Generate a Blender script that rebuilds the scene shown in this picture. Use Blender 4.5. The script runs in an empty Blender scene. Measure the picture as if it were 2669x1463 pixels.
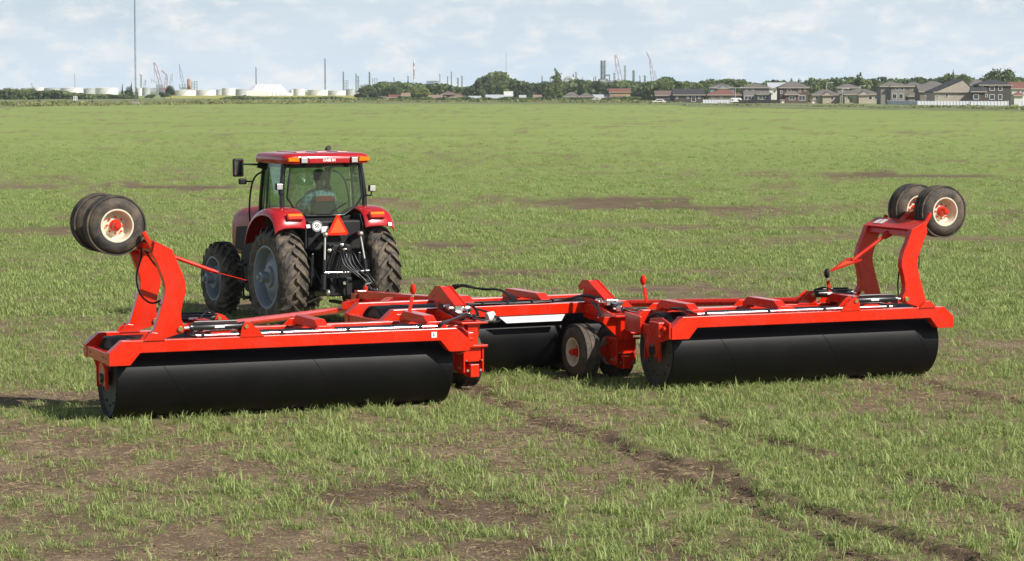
import bpy, bmesh, math, random
import numpy as np
from mathutils import Vector, Matrix
random.seed(7)
SC = bpy.context.scene
COL = SC.collection
R = math.radians

# ------------------------------------------------------------------ camera, sky, sun, exposure
CAM_H = 4.18                      # eye height: taken from a raised platform
FPX, PW, PH, HOR = 6500.0, 2669.0, 1463.0, 238.0
PITCH = math.atan((PH / 2 - HOR) / FPX)
cd = bpy.data.cameras.new('camera')
cam = bpy.data.objects.new('camera', cd); COL.objects.link(cam)
cd.sensor_width = 36.0; cd.lens = FPX / PW * 36.0
cd.clip_start = 0.5; cd.clip_end = 90000.0
cam.location = (0, 0, CAM_H); cam.rotation_euler = (math.pi / 2 - PITCH, 0, 0)
SC.camera = cam

SUN_EL, SUN_AZ = R(39), R(127)    # azimuth from +Y towards +X: sun behind the right shoulder
wd = bpy.data.worlds.new('World'); SC.world = wd; wd.use_nodes = True
nt = wd.node_tree; nt.nodes.clear()
def N(t, typ, **kw):
    n = t.nodes.new(typ)
    for k, v in kw.items():
        if k.startswith('i_'): n.inputs[k[2:].replace('_', ' ')].default_value = v
        else: setattr(n, k, v)
    return n
out = N(nt, 'ShaderNodeOutputWorld'); bg = N(nt, 'ShaderNodeBackground'); bg.inputs['Strength'].default_value = 0.05
sky = N(nt, 'ShaderNodeTexSky'); sky.sky_type = 'NISHITA'; sky.sun_disc = False
sky.sun_elevation = SUN_EL; sky.sun_rotation = SUN_AZ; sky.air_density = 1.0; sky.dust_density = 0.6; sky.ozone_density = 2.0
tc = N(nt, 'ShaderNodeTexCoord')
def cloud_noise(sc, sz, det, rough, off):
    mp = N(nt, 'ShaderNodeMapping'); mp.inputs['Scale'].default_value = (sc, sc, sz); mp.inputs['Location'].default_value = off
    nt.links.new(tc.outputs['Generated'], mp.inputs['Vector'])
    n = N(nt, 'ShaderNodeTexNoise'); n.inputs['Scale'].default_value = 1.0; n.inputs['Detail'].default_value = det
    n.inputs['Roughness'].default_value = rough; n.inputs['Distortion'].default_value = 0.25
    nt.links.new(mp.outputs['Vector'], n.inputs['Vector']); return n.outputs['Fac']
def ramp(t, fac, stops):
    r = N(t, 'ShaderNodeValToRGB')
    while len(r.color_ramp.elements) > 1: r.color_ramp.elements.remove(r.color_ramp.elements[-1])
    r.color_ramp.elements[0].position = stops[0][0]; r.color_ramp.elements[0].color = stops[0][1]
    for p, c in stops[1:]:
        e = r.color_ramp.elements.new(p); e.color = c
    t.links.new(fac, r.inputs['Fac']); return r.outputs['Color']
def mixc(t, fac, a, b, mode='MIX'):
    m = N(t, 'ShaderNodeMix', data_type='RGBA', blend_type=mode)
    for s, v in ((0, fac), (6, a), (7, b)):
        if hasattr(v, 'is_linked') or hasattr(v, 'links'): t.links.new(v, m.inputs[s])
        elif s == 0: m.inputs[0].default_value = v
        else: m.inputs[s].default_value = (*v[:3], 1)
    return m.outputs[2]
puff = ramp(nt, cloud_noise(58, 125, 8, 0.58, (5.3, 2.9, 0.4)), [(0.46, (0, 0, 0, 1)), (0.58, (0.36, 0.36, 0.36, 1)), (0.74, (1, 1, 1, 1))])
veil = ramp(nt, cloud_noise(9, 55, 5, 0.6, (0.3, 8.7, 2.4)), [(0.40, (0, 0, 0, 1)), (0.75, (0.75, 0.75, 0.75, 1))])
sxyz = N(nt, 'ShaderNodeSeparateXYZ'); nt.links.new(tc.outputs['Generated'], sxyz.inputs[0])
hz = ramp(nt, sxyz.outputs['Z'], [(0.0, (0.88, 0.88, 0.88, 1)), (0.06, (0.55, 0.55, 0.55, 1)), (0.25, (0.10, 0.10, 0.10, 1)), (1.0, (0, 0, 0, 1))])
skyc = mixc(nt, hz, sky.outputs['Color'], (14.55, 17.81, 20.81))     # summer haze thins out with height
veil = mixc(nt, 1.0, veil, hz, 'MULTIPLY')
c1 = mixc(nt, veil, skyc, (16.56, 18.27, 19.71))
hz2 = ramp(nt, sxyz.outputs['Z'], [(0.0, (0.95, 0.95, 0.95, 1)), (0.12, (0.85, 0.85, 0.85, 1)), (0.4, (0.30, 0.30, 0.30, 1)), (1.0, (0.12, 0.12, 0.12, 1))])   # scattered fair weather cloud, sparser overhead
puff = mixc(nt, 1.0, puff, hz2, 'MULTIPLY')
c2 = mixc(nt, puff, c1, (20.20, 19.83, 19.07))
nt.links.new(c2, bg.inputs['Color']); nt.links.new(bg.outputs['Background'], out.inputs['Surface'])

sl = bpy.data.lights.new('sun', 'SUN'); sl.energy = 5.0; sl.angle = R(0.53); sl.color = (1.0, 0.95, 0.87)
so = bpy.data.objects.new('sun', sl); COL.objects.link(so)
sv = Vector((math.cos(SUN_EL) * math.sin(SUN_AZ), math.cos(SUN_EL) * math.cos(SUN_AZ), math.sin(SUN_EL)))
so.rotation_euler = sv.to_track_quat('Z', 'Y').to_euler(); so.location = (30, -20, 60)
vs = SC.view_settings; vs.view_transform = 'Standard'; vs.look = 'None'; vs.exposure = 0.30; vs.gamma = 1.0; vs.use_curve_mapping = False
SC.render.engine = 'CYCLES'

# ------------------------------------------------------------------ helpers
def ray(px, py):
    a = (px - PW / 2) / FPX; b = -(py - PH / 2) / FPX
    return (a, math.cos(PITCH) + b * math.sin(PITCH), -math.sin(PITCH) + b * math.cos(PITCH))
def at(px, py, Y):
    r = ray(px, py); t = Y / r[1]; return Vector((r[0] * t, Y, CAM_H + r[2] * t))
def ground(px, py):
    r = ray(px, py); t = -CAM_H / r[2]; return Vector((r[0] * t, r[1] * t, 0))
def tag(o, label, cat=None, group=None, kind=None):
    o['label'] = label
    if cat: o['category'] = cat
    if group: o['group'] = group
    if kind: o['kind'] = kind
    return o
def empty(name, loc, rz=0.0):
    o = bpy.data.objects.new(name, None); COL.objects.link(o); o.location = loc; o.rotation_euler = (0, 0, rz)
    o.empty_display_size = 0.3; return o

class MB:
    def __init__(s, xf=None): s.v = []; s.f = []; s.xf = xf
    def add(s, vs, fs):
        b = len(s.v); s.v += [tuple(q) for q in vs]; s.f += [tuple(i + b for i in f) for f in fs]; return s
    def box(s, c, d, rot=None):
        x, y, z = d[0] / 2, d[1] / 2, d[2] / 2
        q = [Vector(k) for k in ((-x, -y, -z), (x, -y, -z), (x, y, -z), (-x, y, -z), (-x, -y, z), (x, -y, z), (x, y, z), (-x, y, z))]
        if rot is not None: q = [rot @ k for k in q]
        c = Vector(c)
        return s.add([k + c for k in q], [(0, 3, 2, 1), (4, 5, 6, 7), (0, 1, 5, 4), (1, 2, 6, 5), (2, 3, 7, 6), (3, 0, 4, 7)])
    def bar(s, p0, p1, w, h, upv=(0, 0, 1)):
        p0, p1 = Vector(p0), Vector(p1); d = (p1 - p0); L = d.length; d.normalize()
        x = d.cross(Vector(upv)).normalized(); z = x.cross(d)
        rot = Matrix((x, d, z)).transposed()
        return s.box((p0 + p1) / 2, (w, L, h), rot)
    def prism(s, poly, ax, a, b):
        n = len(poly)
        def m(p, t): return (t, p[0], p[1]) if ax == 'x' else ((p[0], t, p[1]) if ax == 'y' else (p[0], p[1], t))
        vs = [m(p, a) for p in poly] + [m(p, b) for p in poly]
        return s.add(vs, [tuple(range(n))[::-1], tuple(range(n, 2 * n))] + [(i, (i + 1) % n, n + (i + 1) % n, n + i) for i in range(n)])
    def tube(s, pts, r, n=8, r2=None):
        pts = [Vector(p) for p in pts]; k = len(pts); rings = []
        d = (pts[1] - pts[0]).normalized()
        u = d.orthogonal().normalized()
        for i, p in enumerate(pts):
            d = ((pts[min(i + 1, k - 1)] - pts[max(i - 1, 0)])).normalized()
            u = (u - d * u.dot(d)).normalized(); w = d.cross(u)
            rr = r if r2 is None else r + (r2 - r) * i / (k - 1)
            rings.append([p + (u * math.cos(2 * math.pi * j / n) + w * math.sin(2 * math.pi * j / n)) * rr for j in range(n)])
        vs = [q for g in rings for q in g]; fs = []
        for i in range(k - 1):
            for j in range(n):
                fs.append((i * n + j, i * n + (j + 1) % n, (i + 1) * n + (j + 1) % n, (i + 1) * n + j))
        fs.append(tuple(range(n))[::-1]); fs.append(tuple(range((k - 1) * n, k * n)))
        return s.add(vs, fs)
    def lathe(s, prof, o, ax, n=32, a0=0.0, a1=2 * math.pi, closed=False):
        """prof: (along axis, radius); closed joins the last profile point to the first"""
        o = Vector(o); ax = Vector(ax).normalized(); u = ax.orthogonal().normalized(); w = ax.cross(u)
        k = len(prof); vs = []; full = abs(a1 - a0 - 2 * math.pi) < 1e-6; m = n if full else n + 1
        for j in range(m):
            a = a0 + (a1 - a0) * j / n
            for t, r in prof: vs.append(o + ax * t + (u * math.cos(a) + w * math.sin(a)) * max(r, 1e-4))
        fs = []
        for j in range(n):
            j2 = (j + 1) % m
            for i in range(k if closed else k - 1):
                i2 = (i + 1) % k
                fs.append((j * k + i, j2 * k + i, j2 * k + i2, j * k + i2))
        return s.add(vs, fs)
    def ball(s, c, r, n=10, sq=(1, 1, 1)):
        c = Vector(c); prof = [(-math.cos(math.pi * i / n), math.sin(math.pi * i / n)) for i in range(n + 1)]
        t = MB().lathe(prof, (0, 0, 0), (0, 0, 1), n * 2)
        return s.add([(c[0] + q[0] * r * sq[0], c[1] + q[1] * r * sq[1], c[2] + q[2] * r * sq[2]) for q in t.v], t.f)
    def mesh(s, name, mat, smooth=None, merge=True):
        me = bpy.data.meshes.new(name)
        vs = s.v if s.xf is None else [s.xf @ Vector(q) for q in s.v]
        me.from_pydata([tuple(q) for q in vs], [], s.f)
        bm = bmesh.new(); bm.from_mesh(me)
        if merge: bmesh.ops.remove_doubles(bm, verts=bm.verts, dist=1e-5)
        bmesh.ops.recalc_face_normals(bm, faces=bm.faces); bm.to_mesh(me); bm.free()
        if smooth is not None:
            for p in me.polygons: p.use_smooth = True
            me.set_sharp_from_angle(angle=R(smooth))
        if mat: me.materials.append(mat)
        return me
    def build(s, name, mat, parent=None, smooth=None, bevel=0.0, merge=True):
        o = bpy.data.objects.new(name, s.mesh(name, mat, smooth, merge)); COL.objects.link(o)
        if parent is not None: o.parent = parent
        if bevel:
            b = o.modifiers.new('bevel', 'BEVEL'); b.width = bevel; b.segments = 2; b.limit_method = 'ANGLE'; b.angle_limit = R(40); b.harden_normals = False
        return o
def text_part(txt, size, xf, mat, name, parent, depth=0.002, bold=0.0):
    cu = bpy.data.curves.new(name, 'FONT'); cu.body = txt; cu.size = size; cu.extrude = depth; cu.offset = bold
    cu.align_x = 'CENTER'; cu.align_y = 'CENTER'; cu.resolution_u = 3
    t = bpy.data.objects.new(name + '_curve', cu); COL.objects.link(t)
    bpy.context.view_layer.update()
    me = bpy.data.meshes.new_from_object(t.evaluated_get(bpy.context.evaluated_depsgraph_get()))
    bpy.data.objects.remove(t); bpy.data.curves.remove(cu)
    me.transform(xf); me.materials.clear(); me.materials.append(mat)
    o = bpy.data.objects.new(name, me); COL.objects.link(o); o.parent = parent; return o

def smooth_path(p, n=5):
    p = [Vector(q) for q in p]; o = []
    for i in range(len(p) - 1):
        a, b, c, d = p[max(i - 1, 0)], p[i], p[i + 1], p[min(i + 2, len(p) - 1)]
        for j in range(n):
            t = j / n; o.append(.5 * ((2 * b) + (c - a) * t + (2 * a - 5 * b + 4 * c - d) * t * t + (3 * b - a - 3 * c + d) * t ** 3))
    o.append(p[-1]); return o

# ------------------------------------------------------------------ materials
def mat(name, base, rough=0.5, metal=0.0, var=0.12, vscale=6.0, coat=0.0, bump=0.0, bscale=60.0, dirt=None, dirtamt=0.35, dscale=3.0, spec=0.5, coords='Object'):
    m = bpy.data.materials.new(name); m.use_nodes = True; t = m.node_tree
    b = t.nodes['Principled BSDF']; b.inputs['Roughness'].default_value = rough; b.inputs['Metallic'].default_value = metal
    b.inputs['Specular IOR Level'].default_value = spec
    b.inputs['Coat Weight'].default_value = coat; b.inputs['Coat Roughness'].default_value = 0.12
    tcx = N(t, 'ShaderNodeTexCoord')
    n = N(t, 'ShaderNodeTexNoise'); n.inputs['Scale'].default_value = vscale; n.inputs['Detail'].default_value = 5
    t.links.new(tcx.outputs[coords], n.inputs['Vector'])
    lo = tuple(c * (1 - var) for c in base) + (1,); hi = tuple(min(1, c * (1 + var)) for c in base) + (1,)
    c = ramp(t, n.outputs['Fac'], [(0.3, lo), (0.7, hi)])
    if dirt:
        d = N(t, 'ShaderNodeTexNoise'); d.inputs['Scale'].default_value = dscale; d.inputs['Detail'].default_value = 8; d.inputs['Roughness'].default_value = 0.7
        t.links.new(tcx.outputs[coords], d.inputs['Vector'])
        f = ramp(t, d.outputs['Fac'], [(0.42, (0, 0, 0, 1)), (0.72, (dirtamt,) * 3 + (1,))])
        c = mixc(t, f, c, dirt)
        rr = N(t, 'ShaderNodeMapRange'); rr.inputs['To Min'].default_value = rough; rr.inputs['To Max'].default_value = 0.9
        t.links.new(f, rr.inputs['Value']); t.links.new(rr.outputs['Result'], b.inputs['Roughness'])
    t.links.new(c, b.inputs['Base Color'])
    if bump:
        n2 = N(t, 'ShaderNodeTexNoise'); n2.inputs['Scale'].default_value = bscale; n2.inputs['Detail'].default_value = 6
        t.links.new(tcx.outputs[coords], n2.inputs['Vector'])
        bp = N(t, 'ShaderNodeBump'); bp.inputs['Strength'].default_value = bump; bp.inputs['Distance'].default_value = 0.01
        t.links.new(n2.outputs['Fac'], bp.inputs['Height']); t.links.new(bp.outputs['Normal'], b.inputs['Normal'])
    return m
SOIL = (0.16, 0.11, 0.075)
M = {}
M['red'] = mat('red_paint', (0.66, 0.018, 0.002), 0.22, var=0.05, coat=0.4, dirt=(0.40, 0.05, 0.025), dirtamt=0.3, dscale=2.2, spec=0.4)
M['drum'] = mat('black_drum_paint', (0.0035, 0.0035, 0.0042), 0.44, var=0.2, vscale=2.0, dirt=(0.022, 0.020, 0.017), dirtamt=0.12, dscale=2.5, spec=0.22)
M['drum_end'] = mat('dusty_drum_end', (0.055, 0.058, 0.05), 0.6, var=0.3, dirt=SOIL, dirtamt=0.5, dscale=5)
M['black'] = mat('black_paint', (0.014, 0.014, 0.015), 0.3, var=0.2, coat=0.2)
M['dullblack'] = mat('black_plastic', (0.013, 0.013, 0.014), 0.6, var=0.2, spec=0.3)
M['hose'] = mat('black_hose', (0.012, 0.012, 0.013), 0.4, var=0.1)
M['chrome'] = mat('bright_steel', (0.80, 0.81, 0.82), 0.22, metal=1.0, var=0.05)
M['zinc'] = mat('zinc_plate', (0.62, 0.60, 0.52), 0.35, metal=0.9, var=0.1)
M['brass'] = mat('yellow_zinc_bolt', (0.55, 0.42, 0.18), 0.35, metal=0.9, var=0.1)
M['tyre'] = mat('dusty_rubber', (0.030, 0.028, 0.026), 0.75, var=0.25, vscale=20, bump=0.3, bscale=90, dirt=(0.19, 0.14, 0.095), dirtamt=0.85, dscale=4.0)
M['cream'] = mat('cream_rim', (0.72, 0.66, 0.50), 0.4, var=0.06, dirt=SOIL, dirtamt=0.3, dscale=8)
M['white'] = mat('white_paint', (0.80, 0.80, 0.78), 0.5, var=0.04, dirt=(0.5, 0.48, 0.44), dirtamt=0.4, dscale=3)
M['sticker'] = mat('white_sticker', (0.82, 0.82, 0.80), 0.4, var=0.02)
M['ink'] = mat('dark_print', (0.02, 0.02, 0.025), 0.5, var=0.05)
M['rim'] = mat('silver_grey_rim', (0.26, 0.30, 0.35), 0.42, metal=0.25, var=0.08, dirt=(0.22, 0.19, 0.15), dirtamt=0.5, dscale=6)
M['tred'] = mat('crimson_paint', (0.42, 0.009, 0.013), 0.2, var=0.05, coat=0.5, dirt=(0.30, 0.07, 0.06), dirtamt=0.15, dscale=2.6)
M['hood'] = mat('bonnet_paint', (0.36, 0.007, 0.011), 0.38, var=0.05, dirt=(0.22, 0.05, 0.04), dirtamt=0.2)
M['tractor_tyre'] = mat('field_dusty_rubber', (0.038, 0.034, 0.030), 0.8, var=0.25, vscale=20, bump=0.3, bscale=90, dirt=(0.26, 0.20, 0.14), dirtamt=0.8, dscale=5.0)
M['amber'] = mat('amber_lens', (0.80, 0.19, 0.008), 0.5, var=0.15, vscale=60, coat=0.0, spec=0.08)
M['redlens'] = mat('red_lens', (0.66, 0.025, 0.010), 0.5, var=0.15, vscale=60, coat=0.0, spec=0.08)
M['lens'] = mat('clear_lens', (0.72, 0.72, 0.70), 0.12, metal=0.5, var=0.15, vscale=70, coat=0.5)
M['orange'] = mat('orange_sheet', (0.95, 0.10, 0.012), 0.45, var=0.03)
M['mirror'] = mat('mirror_glass', (0.55, 0.6, 0.6), 0.05, metal=1.0, var=0.02)
M['skin'] = mat('skin', (0.42, 0.22, 0.15), 0.5, var=0.1)
M['hair'] = mat('grey_hair', (0.08, 0.07, 0.06), 0.7, var=0.2, vscale=80)
M['cap'] = mat('dark_cap', (0.03, 0.032, 0.04), 0.8, var=0.1)
M['jeans'] = mat('dark_trousers', (0.03, 0.04, 0.07), 0.85, var=0.15)
M['seat'] = mat('dark_seat_cloth', (0.025, 0.025, 0.028), 0.8, var=0.2)
M['seatred'] = mat('red_seat_trim', (0.35, 0.03, 0.03), 0.7, var=0.1)
def plaid():
    m = mat('blue_plaid', (0.16, 0.26, 0.36), 0.85); t = m.node_tree; b = t.nodes['Principled BSDF']
    tcx = N(t, 'ShaderNodeTexCoord'); col = (0.15, 0.24, 0.33)
    prev = None
    for d in ('X', 'Z'):
        w = N(t, 'ShaderNodeTexWave'); w.wave_type = 'BANDS'; w.bands_direction = d; w.inputs['Scale'].default_value = 4.2
        t.links.new(tcx.outputs['Object'], w.inputs['Vector'])
        f = ramp(t, w.outputs['Fac'], [(0.70, (0, 0, 0, 1)), (0.8, (0.6, 0.6, 0.6, 1))])
        prev = mixc(t, f, col if prev is None else prev, (0.42, 0.50, 0.55))
    t.links.new(prev, b.inputs['Base Color']); return m
M['plaid'] = plaid()
def glassmat():
    m = bpy.data.materials.new('tinted_cab_glass'); m.use_nodes = True; t = m.node_tree; t.nodes.clear()
    o = N(t, 'ShaderNodeOutputMaterial'); tr = N(t, 'ShaderNodeBsdfTransparent'); tr.inputs['Color'].default_value = (0.72, 0.83, 0.77, 1)
    g = N(t, 'ShaderNodeBsdfGlossy'); g.inputs['Roughness'].default_value = 0.02; g.inputs['Color'].default_value = (0.95, 1, 1, 1)
    lw = N(t, 'ShaderNodeLayerWeight'); lw.inputs['Blend'].default_value = 0.5
    pw = N(t, 'ShaderNodeMath', operation='POWER'); pw.inputs[1].default_value = 4.0; t.links.new(lw.outputs['Facing'], pw.inputs[0])
    fr = N(t, 'ShaderNodeMath', operation='MULTIPLY_ADD'); fr.inputs[1].default_value = 0.6; fr.inputs[2].default_value = 0.08; t.links.new(pw.outputs[0], fr.inputs[0])
    df = N(t, 'ShaderNodeBsdfDiffuse'); df.inputs['Color'].default_value = (0.5, 0.5, 0.45, 1)
    mx0 = N(t, 'ShaderNodeMixShader'); mx0.inputs[0].default_value = 0.03            # a film of dust
    mx = N(t, 'ShaderNodeMixShader')
    t.links.new(tr.outputs[0], mx0.inputs[1]); t.links.new(df.outputs[0], mx0.inputs[2])
    t.links.new(fr.outputs[0], mx.inputs[0]); t.links.new(mx0.outputs[0], mx.inputs[1]); t.links.new(g.outputs[0], mx.inputs[2])
    t.links.new(mx.outputs[0], o.inputs['Surface']); return m
M['glass'] = glassmat()
def leafmat(name, lo, hi, trans=0.3, attr='tint', rough=0.55):
    m = bpy.data.materials.new(name); m.use_nodes = True; t = m.node_tree; t.nodes.clear()
    o = N(t, 'ShaderNodeOutputMaterial'); a = N(t, 'ShaderNodeAttribute'); a.attribute_name = attr
    oi = N(t, 'ShaderNodeObjectInfo')
    ad = N(t, 'ShaderNodeMath', operation='MULTIPLY_ADD'); ad.inputs[1].default_value = 0.65
    sc = N(t, 'ShaderNodeMath', operation='MULTIPLY'); sc.inputs[1].default_value = 0.35
    t.links.new(oi.outputs['Random'], sc.inputs[0]); t.links.new(a.outputs['Fac'], ad.inputs[0]); t.links.new(sc.outputs[0], ad.inputs[2])
    c = ramp(t, ad.outputs[0], [(0.05, (*lo, 1)), (0.95, (*hi, 1))])
    d = N(t, 'ShaderNodeBsdfPrincipled'); d.inputs['Roughness'].default_value = rough; d.inputs['Specular IOR Level'].default_value = 0.35
    tr = N(t, 'ShaderNodeBsdfTranslucent')
    t.links.new(c, d.inputs['Base Color']); t.links.new(c, tr.inputs['Color'])
    mx = N(t, 'ShaderNodeMixShader'); mx.inputs[0].default_value = trans
    t.links.new(d.outputs[0], mx.inputs[1]); t.links.new(tr.outputs[0], mx.inputs[2]); t.links.new(mx.outputs[0], o.inputs['Surface'])
    return m
M['blade'] = leafmat('young_cereal_leaf', (0.185, 0.26, 0.064), (0.47, 0.545, 0.205), 0.42)
M['leaf'] = leafmat('tree_leaf', (0.052, 0.085, 0.026), (0.185, 0.240, 0.078), 0.3)
M['leaf_dark'] = leafmat('dark_conifer_leaf', (0.030, 0.052, 0.026), (0.075, 0.110, 0.048), 0.15)
M['leaf_light'] = leafmat('pale_willow_leaf', (0.15, 0.19, 0.045), (0.32, 0.36, 0.11), 0.25)
M['bark'] = mat('bark', (0.09, 0.075, 0.06), 0.9, var=0.25)
# ------------------------------------------------------------------ the field
_rng = np.random.RandomState(11)
_tab = _rng.rand(256, 256)
def vnoise(x, y, s=0):
    x = np.asarray(x, float) + 37.3 * s; y = np.asarray(y, float) + 91.7 * s
    xi = np.floor(x).astype(int); yi = np.floor(y).astype(int); fx = x - xi; fy = y - yi
    fx = fx * fx * (3 - 2 * fx); fy = fy * fy * (3 - 2 * fy)
    g = lambda a, b: _tab[a & 255, b & 255]
    return (g(xi, yi) * (1 - fx) + g(xi + 1, yi) * fx) * (1 - fy) + (g(xi, yi + 1) * (1 - fx) + g(xi + 1, yi + 1) * fx) * fy
def fbm(x, y, o=4, s=0):
    t = 0; a = 0.5; n = 0
    for i in range(o):
        t = t + a * vnoise(x * 2 ** i, y * 2 ** i, s + i * 3); n += a; a *= 0.5
    return t / n
def polydist(x, y, pts):
    d = np.full(np.shape(x), 1e9)
    for (ax, ay), (bx, by) in zip(pts[:-1], pts[1:]):
        vx, vy = bx - ax, by - ay; t = np.clip(((x - ax) * vx + (y - ay) * vy) / (vx * vx + vy * vy), 0, 1)
        d = np.minimum(d, np.hypot(x - ax - t * vx, y - ay - t * vy))
    return d
def gp(*q): return [tuple(ground(a, b)[:2]) for a, b in q]
# wheel tracks that curve across the foreground (half width, how bare)
TRACKS = [(gp((1568, 1128), (1727, 1237), (1863, 1287), (2090, 1382), (2300, 1480), (2420, 1540)), 0.13, 0.85),
          (gp((1830, 1205), (1960, 1300), (2067, 1318), (2317, 1396), (2500, 1460), (2640, 1520)), 0.19, 0.9),
          (gp((1817, 1078), (1954, 1137), (2249, 1214), (2544, 1296), (2690, 1340)), 0.13, 0.8),
          (gp((2407, 996), (2544, 1028), (2680, 1056)), 0.16, 0.7),
          (gp((1700, 1180), (1900, 1262), (2200, 1350), (2560, 1463)), 0.12, 0.6),
          (gp((1210, 1000), (1290, 1050), (1450, 1110), (1700, 1190)), 0.20, 0.7),
          (gp((0, 560), (400, 575), (640, 590)), 0.8, 0.55),
          (gp((1990, 450), (2300, 462), (2669, 455)), 1.6, 0.65),
          (gp((60, 490), (330, 478), (560, 492)), 0.9, 0.6)]
# bare patches: centre px, half width px, half depth px, how bare
PATCH = [((640, 1225), 260, 26, .75), ((960, 1280), 260, 30, .75), ((1240, 1330), 200, 40, .8), ((1340, 1430), 160, 30, .8), ((130, 1035), 170, 12, .8), ((330, 1120), 300, 14, .6),
         ((520, 1165), 330, 20, .6), ((1900, 1440), 330, 40, .5), ((1740, 541), 190, 9, 1.2), ((1620, 520), 300, 10, .9), ((450, 490), 190, 7, 1.0), ((150, 600), 190, 7, .6),
         ((2370, 455), 240, 8, .7), ((1180, 640), 90, 8, .5), ((1280, 715), 110, 9, .5), ((2560, 560), 160, 8, .5), ((1120, 1045), 120, 14, .6), ((700, 1400), 160, 24, .5), ((1560, 590), 180, 6, .5)]
TURNED = [0, 1, 1, 1, 0, 0, 0, 1, 1, 1, 1, 1, 1, 1, 1, 1, 0, 0, 1]
PATCHW = []
for (cx, cy), rx, ry, k in PATCH:
    c = ground(cx, cy); a = ground(cx + rx, cy); b = ground(cx, cy - ry); PATCHW.append((c.x, c.y, a.x - c.x, b.y - c.y, k))
def cover(x, y):
    """share of the ground the young crop covers, 0..1"""
    n = fbm(x / 2.1, y / 2.6, 4, 1); f = fbm(x / 0.55, y / 0.6, 3, 5); b = fbm(x / 14, y / 22, 3, 9)
    wob = (f - .5) * 0.22
    near = np.clip((31.5 - y) / 4, 0, 1) * np.clip((4.0 - x) / 5.0, 0.0, 1)
    c = 0.80 + (n - 0.5) * 1.05 + (f - .5) * 0.9 + (b - .5) * 0.5 - 0.34 * near + 0.16 * np.clip((36 - y) / 5, 0, 1) * np.clip((x - 1.0) / 2.0, 0, 1)
    c = c + ((fbm(x / 5.0, y / 2.6, 4, 44) - .5) * 1.9 - .16) * np.clip((y - 38) / 15, 0, 1) * np.clip((150 - y) / 70, 0, 1)
    for pts, w, k in TRACKS:
        d = polydist(x, y, pts) + wob
        c = c - k * np.clip(1.35 - d / w, 0, 1) * np.clip(.35 + 1.5 * fbm(x / 1.1, y / 1.1, 2, 61), 0, 1)
    for cx, cy, rx, ry, k in PATCHW:
        q = np.hypot((x - cx) / rx, (y - cy) / ry) + (n - .5) * 1.6 + wob
        c = c - k * np.clip(1.4 - q, 0, 1) * 0.95
    # drill rows run away to the left, faint
    c = c + 0.10 * np.sin((x * 0.90 + y * 0.44) * 2 * math.pi / 0.34) * np.clip((60 - y) / 30, 0, 1)
    return np.clip(c, 0.02, 1)
def turned(x, y):
    """damp soil freshly turned up in the wheel tracks"""
    t = np.zeros(np.shape(x)); f = fbm(x / 0.4, y / 0.4, 3, 31)
    for pts, w, k in TRACKS[:6]: t = np.maximum(t, np.clip(1.7 - polydist(x, y, pts) / w, 0, 1) * np.clip(f * 2.4 - .35, 0, 1))
    for (cx, cy, rx, ry, k), on in zip(PATCHW, TURNED):
        if on: t = np.maximum(t, np.clip(1.6 - np.hypot((x - cx) / rx, (y - cy) / ry), 0, 1))
    return t
def relief(x, y):
    z = (fbm(x / 0.9, y / 0.9, 3, 2) - .5) * 0.035 + (fbm(x / 0.16, y / 0.16, 2, 4) - .5) * 0.030
    for pts, w, k in TRACKS[:6]:
        d = polydist(x, y, pts)
        z = z - 0.045 * np.exp(-(d / w) ** 2) + 0.03 * np.exp(-((d - w * 1.5) / (w * .5)) ** 2) * fbm(x / .25, y / .25, 2, 8)
    return z * np.clip((70 - y) / 25, 0, 1) - 0.012

ys = np.concatenate([[-3000, -400, -80, -15, 8, 14], np.arange(18.0, 34, 0.055), np.arange(34, 60, 0.13), 60 * (24000 / 60.) ** (np.arange(0, 151) / 150.)])
kd = np.linspace(-0.235, 0.235, 300); ks = np.array([-30, -9, -3, -1.4, -0.8, -0.5, -0.34, -0.27])
kk = np.concatenate([ks, kd, -ks[::-1]])
KX, YY = np.meshgrid(kk, ys); XX = KX * (np.maximum(YY, 18) + 3.0)
CV = cover(XX, YY); ZZ = relief(XX, YY); ZZ[YY < 17] = -0.012
nr, nc = XX.shape
me = bpy.data.meshes.new('field')
me.vertices.add(nr * nc); me.vertices.foreach_set('co', np.stack([XX, YY, ZZ], -1).astype(np.float32).ravel())
i0 = (np.arange(nr - 1)[:, None] * nc + np.arange(nc - 1)[None, :]).ravel()
fi = np.stack([i0, i0 + 1, i0 + nc + 1, i0 + nc], -1).astype(np.int32)
me.loops.add(fi.size); me.loops.foreach_set('vertex_index', fi.ravel())
me.polygons.add(len(fi)); me.polygons.foreach_set('loop_start', np.arange(0, fi.size, 4, dtype=np.int32)); me.polygons.foreach_set('loop_total', np.full(len(fi), 4, np.int32))
me.update(); me.validate()
at_ = me.attributes.new('cover', 'FLOAT', 'POINT'); at_.data.foreach_set('value', CV.astype(np.float32).ravel())
at_ = me.attributes.new('turned', 'FLOAT', 'POINT'); at_.data.foreach_set('value', turned(XX, YY).astype(np.float32).ravel())
me.polygons.foreach_set('use_smooth', np.ones(len(fi), bool))
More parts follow.
